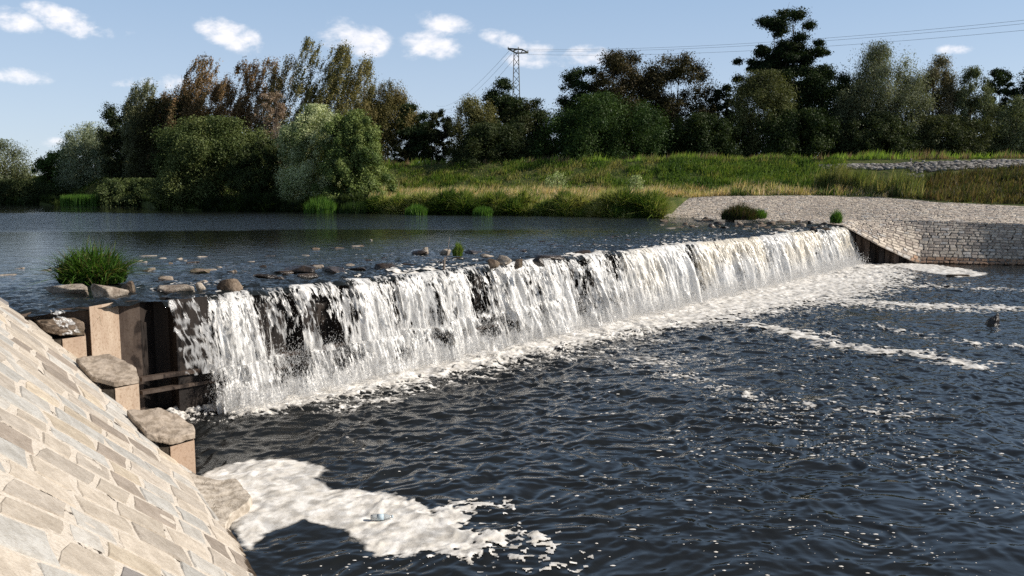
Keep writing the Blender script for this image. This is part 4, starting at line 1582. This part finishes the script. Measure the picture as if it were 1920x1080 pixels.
# ---------------------------------------------------------------- grasses
def blades(P, H, wid, r, lean=.35, seg=3, wind=(.25, 0)):
    """curved tapering blades rooted at P; returns V, F (quads), frac per vertex"""
    n = len(P)
    an = r.rand(n) * 2 * PI
    d = np.stack([np.cos(an), np.sin(an)], 1)
    ln = (np.abs(r.normal(0, lean, n)))[:, None]
    side = np.stack([-d[:, 1], d[:, 0]], 1)
    fa = r.rand(n) * PI
    side = np.stack([np.cos(fa), np.sin(fa)], 1)
    V = []
    for k in range(seg + 1):
        f = k / seg
        cen = P[:, :2] + d * ln * H[:, None] * f ** 1.8 + np.array(wind)[None] * H[:, None] * f ** 2
        z = P[:, 2] + H * f * (1 - .35 * ln[:, 0] * f)
        w = (wid * (1 - f) ** .7 * .5)[:, None] + .0005
        V.append(np.concatenate([cen - side * w, z[:, None]], 1)); V.append(np.concatenate([cen + side * w, z[:, None]], 1))
    V = np.stack(V, 1).reshape(-1, 3)
    m = 2 * (seg + 1)
    fi = np.array([[2 * k, 2 * k + 1, 2 * k + 3, 2 * k + 2] for k in range(seg)])
    Fq = (np.arange(n)[:, None, None] * m + fi[None]).reshape(-1, 4)
    return V, Fq, m


def tuft(name, label, cat, c, rx, ry, H, n, wid, cols, seed, lean=.5, group=None, dome=True, mat=None, wind=(.1, 0)):
    r = np.random.RandomState(seed)
    a = r.rand(n) * 2 * PI; q = np.sqrt(r.rand(n))
    P = np.stack([c[0] + np.cos(a) * q * rx, c[1] + np.sin(a) * q * ry, np.full(n, c[2])], 1)
    hh = H * (.55 + .5 * r.rand(n)) * (1 - .45 * q ** 2 if dome else 1)
    V, Fq, m = blades(P, hh, np.full(n, wid), r, lean, wind=wind)
    ci = r.choice(len(cols), n)
    cc = np.array(cols)[ci] * (.7 + .6 * r.rand(n))[:, None]
    o = mesh_np(name, V, Fq, mat or M_GRASS, col=np.repeat(cc, m, 0), loc=(c[0], c[1], c[2]))
    return tag(o, label, cat, group)


GR = [(.055, .13, .018), (.09, .19, .03), (.14, .24, .05)]
gc = G(158, 528, ZU + .08)
tuft('grass_tuft', 'big bright green grass tuft on the stones at the near end of the crest', 'grass tuft', (gc[0] - .02, gc[1] + .35, ZU + .02), .62, .45, 1.05, 2000, .034, GR + [(.04, .09, .015), (.03, .07, .012), (.20, .17, .07)], 3, lean=1.1)
g = G(858, 480, ZU)
tuft('weed', 'small yellow green weed beside the twig in the middle of the crest', 'weed', g, .13, .12, .52, 160, .05, [(.16, .24, .04), (.22, .26, .08)], 4, lean=.3)
g = G(1385, 412, ZU + .1)
tuft('dark_weed', 'dark brownish green weed clump on the rubble near the far end of the crest', 'weed', g, 1.15, .9, 1.35, 2600, .045, [(.03, .045, .012), (.06, .07, .02), (.09, .06, .04)], 5, lean=.5)
g = G(1420, 409, ZU + .1)
tuft('green_weed', 'bright green weed right of the dark clump near the far end of the crest', 'weed', g, .62, .5, .85, 1100, .045, GR, 6, lean=.6)
g = G(1567, 418, ZU + .1)
tuft('grass_tuft', 'small green grass tuft above the far end of the waterfall', 'grass tuft', g, .34, .3, .95, 700, .035, GR, 7, lean=.25)
for (px, py, rx, H, lb) in ((600, 400, 1.6, 2.0, 'reed clump at the foot of the leafy shrub'), (1030, 404, 1.5, 1.6, 'bright reed clump in the middle of the grassy bank'),
                            (1160, 407, .8, 1.7, 'narrow reed clump left of the corner of the grassy bank'), (1218, 407, .9, 1.4, 'reed clump on the corner of the bank beside the stone apron'),
                            (665, 400, 1.6, 1.5, 'dark reed clump right under the leafy shrub'), (780, 403, 1.0, 1.2, 'low reed clump at the left part of the grassy bank'),
                            (905, 404, .9, 1.0, 'small reed clump left of the middle of the grassy bank')):
    g = G(px, py, 2.16)
    tuft('reeds', lb, 'reeds', g, rx, .9, H, 900, .07, GR if 'dark' not in lb else [(.03, .06, .015), (.05, .09, .02)], int(px), lean=.22, group='reed clumps along the far bank')
g = G(150, 387, 2.16)
tuft('reeds', 'wide bright reed bed at the water left of the far bushes', 'reeds', g, 3.0, 1.2, 2.0, 2200, .12, GR, 77, lean=.12, group='reed clumps along the far bank', dome=False)
g = G(20, 384, 2.16)
tuft('reeds', 'darker reed bed at the far left edge', 'reeds', g, 8.0, 1.0, 1.6, 2200, .12, [(.03, .05, .015), (.05, .08, .02)], 78, lean=.12, group='reed clumps along the far bank', dome=False)

from mathutils.bvhtree import BVHTree
_land = bpy.data.objects['ground']
_bvh = BVHTree.FromPolygons([v.co.copy() for v in _land.data.vertices], [tuple(p.vertices) for p in _land.data.polygons])


def drop(X, Y):
    out = np.full(len(X), np.nan)
    for i in range(len(X)):
        h = _bvh.ray_cast(Vector((X[i], Y[i], 60)), Vector((0, 0, -1)))
        if h[0] is not None: out[i] = h[0].z
    return out


def field(name, label, pxr, Yf0, Yf1, n, Hr, wid, cols, seed, lean=.4, clump=.4, edge=0):
    """blades scattered over the ground between depth functions of px"""
    r = np.random.RandomState(seed)
    px = pxr[0] + (pxr[1] - pxr[0]) * r.rand(n); f = r.rand(n)
    a = np.interp(px, *Yf0); b = np.interp(px, *Yf1)
    Y = a + (b - a) * f
    X = (px - 960) / F * Y
    d = fbm(X * clump, Y * clump, seed, 3)
    k = r.rand(n) < smooth(d, .3, .6) + .25
    k &= np.minimum(px - pxr[0], pxr[1] - px) > r.rand(n) ** 2 * edge
    X = X[k]; Y = Y[k]; d = d[k]
    Z = drop(X, Y)
    k = ~np.isnan(Z); X, Y, Z, d = X[k], Y[k], Z[k], d[k]
    n = len(X)
    big = fbm(X * .22, Y * .22, seed + 5, 2)
    H = (Hr[0] + (Hr[1] - Hr[0]) * r.rand(n) ** 1.5) * (.6 + .9 * smooth(d, .35, .7)) * (.7 + .6 * big)
    V, Fq, m = blades(np.stack([X, Y, Z - .05], 1), H, np.full(n, wid), r, lean, seg=2, wind=(.15, 0))
    # colours in drifts
    cd = fbm(X * .5 + 9, Y * .8, seed + 2, 3)
    idx = np.clip(((cd - .3) / .4 * len(cols) + r.normal(0, .8, n)), 0, len(cols) - 1).astype(int)
    cc = np.array(cols)[idx] * (.65 + .7 * r.rand(n))[:, None] * 1.55
    o = mesh_np(name, V, Fq, M_GRASS, col=np.repeat(cc, m, 0))
    return tag(o, label, 'grass', None, 'stuff')


_sh = [(-900, 383), (-400, 383), (-100, 382), (0, 382), (60, 383), (110, 386), (190, 385), (260, 386), (300, 391), (400, 395), (500, 397), (600, 398), (700, 400), (800, 402), (900, 403), (1000, 404), (1100, 406), (1180, 408), (1232, 408)]
SH = ([a for a, b in _sh], [G(0, b, 2.16)[1] for a, b in _sh])
LV = ([-900, 0, 250, 500, 725, 1230, 1920, 2600], [230, 178, 150, 122, 106, 93, 86, 78])
LVb = (LV[0], [y - 9.5 for y in LV[1]])
LVt = (LV[0], [y + 1.5 for y in LV[1]])
DRY = [(.40, .30, .18), (.32, .27, .13), (.48, .38, .26), (.19, .21, .07), (.36, .27, .18)]
GRN = [(.05, .085, .018), (.08, .12, .025), (.12, .15, .04), (.06, .10, .02)]
field('levee_grass', 'green grass and weeds on the slope of the levee', (-150, 1580), LVb, LVt, 80000, (.22, .6), .11, [(.06, .10, .016), (.10, .14, .025), (.15, .17, .035), (.07, .11, .02), (.17, .16, .06)], 21, clump=.5)
SHa = (SH[0], [y - .25 for y in SH[1]]); SHb = (SH[0], [y + 2.0 for y in SH[1]]); SHc = (SH[0], [y + 1.6 for y in SH[1]])
field('shaded_weeds', 'dark shaded weeds along the waterline under the bushes on the left', (-150, 700), SHa, (SH[0], [y + 1.3 for y in SH[1]]), 40000, (.4, 1.1), .13, [(.012, .02, .006), (.02, .032, .009), (.035, .05, .012)], 32, lean=.8, clump=.9)  # near-black blade colours paint in the shade under the bushes
field('bank_weeds', 'dense green weeds along the waterline of the far bank', (690, 1236), SHa, (SH[0], [y + 1.3 for y in SH[1]]), 90000, (.45, 1.3), .13, [(.04, .07, .014), (.09, .13, .028), (.16, .19, .045), (.26, .25, .10)], 22, lean=.8, clump=.9)
Mb = (SH[0], [np.interp(a, LV[0], LV[1]) - 8.5 for a in SH[0]])
field('dry_meadow', 'tall dry straw coloured grass on the terrace of the far bank', (690, 1240), SHc, Mb, 46000, (.35, 1.0), .10, DRY + [(.12, .16, .04)], 23, lean=.35, clump=.35)
AT = (_tpx, [r[2][1] + .1 for r in APR]); AT2 = (_tpx, [r[2][1] + 1.2 for r in APR])
LVm = ([1200, 1500, 1700, 1920, 2200], [84, 80, 74, 66, 64])
field('dry_fringe', 'dry grass fringe along the top of the stone apron', (1226, 1660), AT, (AT[0], [y + 5 for y in AT[1]]), 9000, (.3, .9), .09, DRY + [(.07, .10, .025)], 24, clump=.6)
field('dark_scrub', 'dark brown and olive scrub between the apron and the rubble wall on the right', (1640, 2100), AT2, (LV[0], [y - 8.0 for y in LV[1]]), 30000, (.12, .8), .10, [(.05, .045, .018), (.09, .06, .035), (.07, .075, .02), (.12, .09, .045), (.035, .04, .015)], 25, clump=1.3, edge=110)
field('tall_weeds', 'tall yellow green weeds in front of the left end of the rubble wall', (1520, 1725), (AT[0], [y + 2 for y in AT[1]]), ([1500, 1640, 1720], [81, 79, 76]), 9000, (.7, 1.9), .10, [(.10, .12, .035), (.17, .165, .06), (.22, .19, .09), (.08, .10, .03)], 26, lean=.22, clump=.9, edge=60)
LVc0 = (LV[0], [y - .3 for y in LV[1]]); LVc1 = (LV[0], [y + 2.5 for y in LV[1]])
field('crest_grass', 'sunlit grass along the top of the levee', (600, 2050), LVc0, LVc1, 16000, (.3, .9), .09, [(.16, .23, .04), (.22, .28, .07), (.11, .17, .03), (.18, .13, .08)], 27, lean=.2, clump=.8)
field('levee_scrub', 'leafy patches of darker scrub on the levee slope right of the middle', (1230, 1560), (LV[0], [y - 8.5 for y in LV[1]]), LV, 17000, (.25, .7), .13, [(.035, .065, .014), (.06, .10, .02), (.09, .13, .03)], 28, clump=.35, lean=.6)


# ---------------------------------------------------------------- bank shrubs
for i, (px, py, Y, w, h, lb) in enumerate(((1042, 345, 86, 40, 24, 'small pale leafy sapling standing in the dry meadow grass'), (1190, 348, 82, 30, 20, 'small green bush in the dry grass near the stone apron'))):
    tree('small_bush', lb, 'bush', px - w / 2, px + w / 2, py - h, py + 14, Y, 'plume', (.10, .13, .05), (.26, .27, .16), 1800, 300 + i, 'small bushes in the meadow', leaf=.16)

# ---------------------------------------------------------------- rubble wall on the right of the levee
rub = empty('rubble_wall', (45, 84, 6), 'pale rubble stone wall under the grass along the right part of the levee', 'rubble wall')
bpy.context.view_layer.update()
r = np.random.RandomState(41)
Vs = []; Fs = []; Cs = []; off = 0
vi, fi = ico(2)
for i in range(2600):
    px = 1530 + 620 * r.rand() ** .9
    L = np.interp(px, *LV)
    lo_f = np.interp(px, [1530, 1700, 1720, 2100], [.10, .22, .36, .5])
    f = r.rand() * lo_f + .07
    Y = L - 1.2 - f * (9.5 if px < 1700 else 14) * .8
    if 1695 < px < 1725 and r.rand() < .6: Y = L - r.rand() * 18
    X = (px - 960) / F * Y
    zz = drop([X], [Y])[0]
    if np.isnan(zz): continue
    sz = .09 + .20 * r.rand() ** 2
    v = vi * (1 + .3 * (r.rand(len(vi), 1) - .5)) * np.array([1.3, .8, .7]) * sz
    Vs.append(v + np.array([X, Y, zz + .06])); Fs.append(fi + off); off += len(v)
    Cs.append(np.tile(np.array([.27, .26, .25]) * r.uniform(.25, 1.4), (len(v), 1)))
o = mesh_np('rubble', np.concatenate(Vs), np.concatenate(Fs), M_STONE2, rub, col=np.concatenate(Cs))
o.matrix_parent_inverse = rub.matrix_world.inverted()

# ---------------------------------------------------------------- stones of the crest
CR = 'stones along the weir crest'
#  px, py(centre), w px, h px (visible), material, label
ST = [
    (8, 514, 46, 12, M_ROCK, 'flat pale stone at the left edge of the photo on the crest'),
    (118, 541, 108, 24, M_ROCK, 'long flat tan slab in front of the big grass tuft'),
    (192, 541, 78, 30, M_ROCK, 'rounded tan block right of the long slab under the grass tuft'),
    (238, 534, 28, 26, M_ROCKB, 'upright brown stone just right of the tan block'),
    (86, 504, 26, 10, M_ROCK, 'small pale flat stone left of the grass tuft'),
    (30, 502, 30, 7, M_ROCK, 'thin pale stone in the water at the far left'),
    (275, 477, 40, 9, M_ROCK, 'pale flat stone far back in the water behind the grass tuft'),
    (303, 483, 22, 7, M_ROCK, 'small pale stone right of the far flat one behind the tuft'),
    (332, 484, 24, 6, M_ROCK, 'thin light stone in the shallow water right of the tuft'),
    (374, 481, 24, 6, M_ROCK, 'tiny light stone alone in the shallow water'),
    (270, 506, 28, 8, M_ROCKD, 'dark wet stone right of the grass tuft'),
    (305, 521, 36, 14, M_ROCK, 'pale boulder behind the wide flat slab'),
    (322, 536, 84, 18, M_ROCK, 'wide flat cream slab left of the round brown boulder'),
    (376, 533, 22, 16, M_ROCK, 'small upright pale stone between the slab and the brown boulder'),
    (424, 530, 48, 24, M_ROCKB, 'round brown boulder at the brink of the fall'),
    (372, 505, 52, 14, M_ROCKB, 'dark stone with pale top behind the brown boulder'),
    (396, 504, 20, 8, M_ROCK, 'small pale chip beside the pale topped stone'),
    (492, 514, 52, 16, M_ROCKD, 'wet brown stone under thin water right of the boulder'),
    (560, 502, 70, 18, M_ROCKD, 'broad dark wet stone left of the middle of the crest'),
    (620, 503, 56, 14, M_ROCKD, 'low dark wet hump beside the broad dark stone'),
    (715, 497, 60, 14, M_ROCKD, 'long dark wet stone left of the twig'),
    (672, 459, 24, 8, M_ROCKB, 'small brown stone alone upstream of the crest'),
    (782, 472, 34, 12, M_ROCKD, 'dark stone left of the pale square one'),
    (798, 468, 18, 16, M_ROCK, 'pale square stone left of the twig'),
    (832, 471, 28, 14, M_ROCK, 'pale stone right beside the foot of the twig'),
    (890, 471, 44, 10, M_ROCKD, 'flat dark stone right of the yellow green weed'),
    (916, 476, 34, 12, M_ROCK, 'tan stone right of the yellow green weed'),
    (925, 489, 28, 16, M_ROCKB, 'rusty brown stone at the front of the middle group'),
    (948, 484, 34, 16, M_ROCK, 'rounded tan stone in the front of the middle group'),
    (974, 488, 20, 16, M_ROCKB, 'last brown stone at the right of the middle group'),
    (1030, 477, 60, 10, M_ROCKD, 'flat dark wet stone right of the middle group'),
    (1010, 486, 26, 14, M_ROCKD, 'dark stone between two jets of the fall'),
    (1090, 468, 46, 10, M_ROCKD, 'dark wet stone where the fall turns white'),
    (1330, 411, 26, 8, M_ROCKB, 'brown stone left of the dark weed clump'),
    (1346, 417, 30, 8, M_ROCKD, 'dark stone under the left of the dark weed clump'),
]
for i, (px, py, w, h, mt, lb) in enumerate(ST):
    p = G(px, py + h / 2, ZU - .02)
    sc = p[1] / F
    ww = w * sc; hh = max(.10, h * sc * .95)
    dep = ww * (.8 if w < 60 else .55)
    if h < 13 and mt is not M_ROCKD: dep = ww * .9; hh = max(.09, hh * .7)
    rock('stone', lb, 'stone', (p[0], p[1] + dep * .35, ZU - .06 + hh * .28), (ww, dep, hh * 1.4), 400 + i, mt, CR, rot=random.Random(i).uniform(-.4, .4), fine=w > 60, cuts=12)
# low wet stones along the lip
r = np.random.RandomState(29)
for i in range(34):
    px = 500 + 740 * (i + r.rand()) / 34
    yl = np.interp(px, [500, 830, 1240], [533, 500, 453])
    p = G(px, yl - 6 - 22 * r.rand() ** 1.5, ZU)
    w = r.uniform(.28, .75)
    rock('wet_stone', 'flat dark wet stone in the rippled water along the lip of the fall', 'stone', (p[0], p[1] + .1, ZU - .05), (w, w * .6, r.uniform(.10, .20)), 800 + i, M_ROCKD,
         'flat wet stones along the lip of the weir', rot=r.uniform(-.5, .9), cuts=11)
r = np.random.RandomState(31)
for i in range(30):
    px = 250 + 470 * (i + r.rand()) / 30
    yl = np.interp(px, [250, 500, 830], [548, 528, 496])
    p = G(px, yl - 8 - 52 * r.rand() ** 1.2, ZU)
    w = r.uniform(.16, .48)
    k = r.randint(3)
    rock('flat_stone', ('small dark wet', 'small brown', 'small pale grey')[k] + ' flat stone showing in the shallows above the near half of the fall', 'stone', (p[0], p[1], ZU - .03), (w, w * .7, r.uniform(.08, .17)), 900 + i,
         (M_ROCKD, M_ROCKB, M_ROCK)[k], ('dark', 'brown', 'pale')[k] + ' flat stones in the near shallows', rot=r.uniform(-1, 1), cuts=11)
# rubble at the far end of the crest
r = np.random.RandomState(17)
sides = ['left of', 'in front of', 'right of']
for i in range(46):
    px = 1240 + 330 * (i + r.rand()) / 46
    base = np.interp(px, [1240, 1350, 1450, 1575], [422, 419, 424, 424])
    py = base + r.uniform(-10, 9)
    p = G(px, py, ZU); sc = p[1] / F
    w = r.uniform(10, 30) * sc
    hh = r.uniform(.14, .42)
    mt = (M_ROCKB, M_ROCKD, M_ROCK, M_ROCKB)[r.randint(4)]
    nmz = {M_ROCKB: 'brown', M_ROCKD: 'dark wet', M_ROCK: 'pale grey'}[mt]
    rock('rubble_stone', nmz + ' rubble stone in the pile at the far end of the weir crest', 'stone', (p[0], p[1], ZU - .02), (w, w * .8, hh), 600 + i, mt,
         nmz + ' rubble stones at the far end of the crest', rot=r.rand() * 3, cuts=11)

# dark wet stones below the waterline of the crest, seen through the fall
p = G(1859, 608, 0)
mb = MB()
bs = [(-.34, -.12), (-.05, -.22), (.24, -.12), (.28, .10), (-.02, .2), (-.30, .12)]
tv = [(-.10, -.04, .20), (.10, -.07, .30), (.20, -.02, .40), (.20, .06, .34), (.05, .09, .26), (-.12, .06, .15)]
vs = [(p[0] + a, p[1] + b, -.3) for a, b in bs] + [(p[0] + a, p[1] + b, c - .02) for a, b, c in tv]
mb.add(vs, [tuple(range(6))[::-1], tuple(range(6, 12))] + [(k, (k + 1) % 6, 6 + (k + 1) % 6, 6 + k) for k in range(6)])
o = mb.build('boulder', M_ROCKD, None, (float(p[0]), float(p[1]), 0.0))
roughen(o, .05)
tag(o, 'dark pointed rock sticking out of the lower river near the right edge', 'rock')
p = G(1778, 539, 0)
rock('boulder', 'tiny dark rock in the lower river beyond the pointed one', 'rock', (p[0], p[1], .02), (.34, .26, .16), 72, M_ROCKD)
p = G(1793, 518, 0)
rock('driftwood', 'dark brown driftwood piece at the edge of the far foam patch', 'driftwood', (p[0], p[1], .04), (1.3, .3, .16), 73, M_ROCKB, rot=-.1)
# slabs at the toe of the near paving
TP = [G(a, b, .12) for a, b in ((345, 885), (378, 893), (415, 900), (442, 897), (472, 930), (464, 944), (434, 962), (424, 985), (380, 990), (330, 940))]
rc = np.random.RandomState(9)
ztl = [.13 + rc.normal(0, .012) + (.10 if k in (9,) else .02 if k in (0, 8) else 0) for k in range(len(TP))]
mb = MB(); mb.prism([p[:2] for p in TP], -.8, ztl)
o = mb.build('toe_slab', M_SLABP, None, (float(TP[3][0]), float(TP[3][1]), 0.0))
roughen(o, .05)
tag(o, 'blunt cream stone corner jutting into the foam at the foot of the paving', 'stone slab')

# dead twig standing on the crest
p = G(832, 500, ZU); q = D(843, 444, p[1])
mb = MB(); mb.tube([p, p * .6 + q * .4 + np.array([.03, 0, 0]), q], [.012, .010, .005], 5)
mb.tube([p * .5 + q * .5, p * .3 + q * .7 + np.array([.12, 0, .04])], [.006, .003], 4)
mb.tube([p + np.array([-.06, -.15, -.32]), p + np.array([.0, -.06, -.1]), p + np.array([.03, 0, .25])], [.03, .04, .02], 6)
tag(mb.build('dead_twig', M_BARKP, None, tuple(p)), 'pale dead twig standing upright in the middle of the crest', 'twig')

# bottle floating in the foam
p = G(715, 977, 0)
bt = empty('plastic_bottle', (p[0], p[1], .03), 'small clear plastic bottle lying in the foam patch', 'bottle')
m, t, out = new_mat('clear_plastic')
pp = principled(t, out, (.62, .66, .68, 1), .12, .6)
pp.inputs['Transmission Weight'].default_value = .5
M_LAB, t2, out2 = new_mat('paper_label'); principled(t2, out2, (.45, .55, .62, 1), .5, .3)
prof_b = [(-.13, .012), (-.125, .034), (-.08, .038), (0, .037), (.05, .038), (.085, .026), (.105, .013), (.125, .013)]
mb = MB(); mb.tube([(x, 0, .02) for x, _ in prof_b], [q_ for _, q_ in prof_b], 16); b_ = mb.build('bottle_body', m, bt)
mb = MB(); mb.tube([(.123, 0, .02), (.145, 0, .02)], .016, 12); mb.build('cap', M_LAB, bt)
mb = MB(); mb.tube([(-.05, 0, .02), (.03, 0, .02)], .0395, 16); mb.build('paper_label', M_LAB, bt)
bt.rotation_euler = (0, 0, .15)

# ---------------------------------------------------------------- pylon and wires
PY = 205.0
pt = D(968, 92, PY); pz = 5.0
pyl = empty('pylon', (pt[0], PY, pz), 'slim lattice steel pylon rising behind the trees', 'pylon')
Hp = pt[2] - pz
mb = MB(); rt, rb = .55, 1.5
legs = [(-1, -1), (1, -1), (1, 1), (-1, 1)]
for (a, b) in legs: mb.tube([(a * rb, b * rb, 0), (a * rt, b * rt, Hp - .5)], .11, 5)
mb.build('mast', M_GALV, pyl)
mb = MB(); nseg = 17
for k in range(nseg):
    z0, z1 = Hp * k / nseg, Hp * (k + 1) / nseg
    w0 = rb + (rt - rb) * k / nseg; w1 = rb + (rt - rb) * (k + 1) / nseg
    for q in range(4):
        a = legs[q]; b = legs[(q + 1) % 4]
        if k % 2: a, b = b, a
        mb.tube([(a[0] * w0, a[1] * w0, z0), (b[0] * w1, b[1] * w1, z1 - .3)], .065, 4)
mb.build('bracing', M_GALV, pyl)
mb = MB()
for y_ in (-.4, .4):
    mb.tube([(-2.1, y_, Hp + .1), (0, y_, Hp - 1.0), (3.0, y_, Hp - .9)], .12, 5)
    mb.tube([(-2.1, y_, Hp + .1), (1.4, y_, Hp - .1), (3.0, y_, Hp - .9)], .12, 5)
    mb.tube([(-.9, y_, Hp - .5), (.2, y_, Hp - .1)], .08, 4); mb.tube([(1.2, y_, Hp - .9), (1.6, y_, Hp - .2)], .08, 4)
mb.build('cross_arm', M_GALV, pyl)
ARM = [(-2.0, Hp + .25), (.5, Hp + .2), (2.9, Hp - .6)]
for (ax, az) in ARM:
    mb = MB(); mb.tube([(ax, 0, az - .4), (ax, 0, az + .3)], [.16, .12], 6); mb.build('insulator', M_GALV, pyl)
M_WIRE, t, out = new_mat('wire'); principled(t, out, (.10, .11, .12, 1), .5, .4)
wl = [(955, 95, 818, 198), (960, 100, 826, 204), (968, 106, 838, 210)]
for i, (a, b, c, d) in enumerate(wl):
    p = D(a, b, PY); q = D(c, d, 620)
    pts = [p + (q - p) * f - np.array([0, 0, 4 * 5 * f * (1 - f)]) for f in np.linspace(0, 1, 16)]
    mb = MB(); mb.tube(pts, .045, 4)
    tag(mb.build('power_line', M_WIRE), ('highest', 'middle', 'lowest')[i] + ' of the three wires falling away left of the pylon', 'power line', 'power lines left of the pylon')
wr = [(984, 92, 2050, 24, 'highest'), (978, 95, 2050, 31, 'middle'), (988, 102, 2050, 44, 'lowest')]
for i, (a, b, c, d, nm) in enumerate(wr):
    p = D(a, b, PY - .2 * i); q = D(c, d, 118)
    pts = [p + (q - p) * f - np.array([0, 0, 4 * 1.6 * f * (1 - f)]) for f in np.linspace(0, 1, 24)]
    mb = MB(); mb.tube(pts, .022, 4)
    tag(mb.build('power_line', M_WIRE), nm + ' of the three wires running right from the pylon', 'power line', 'power lines right of the pylon')
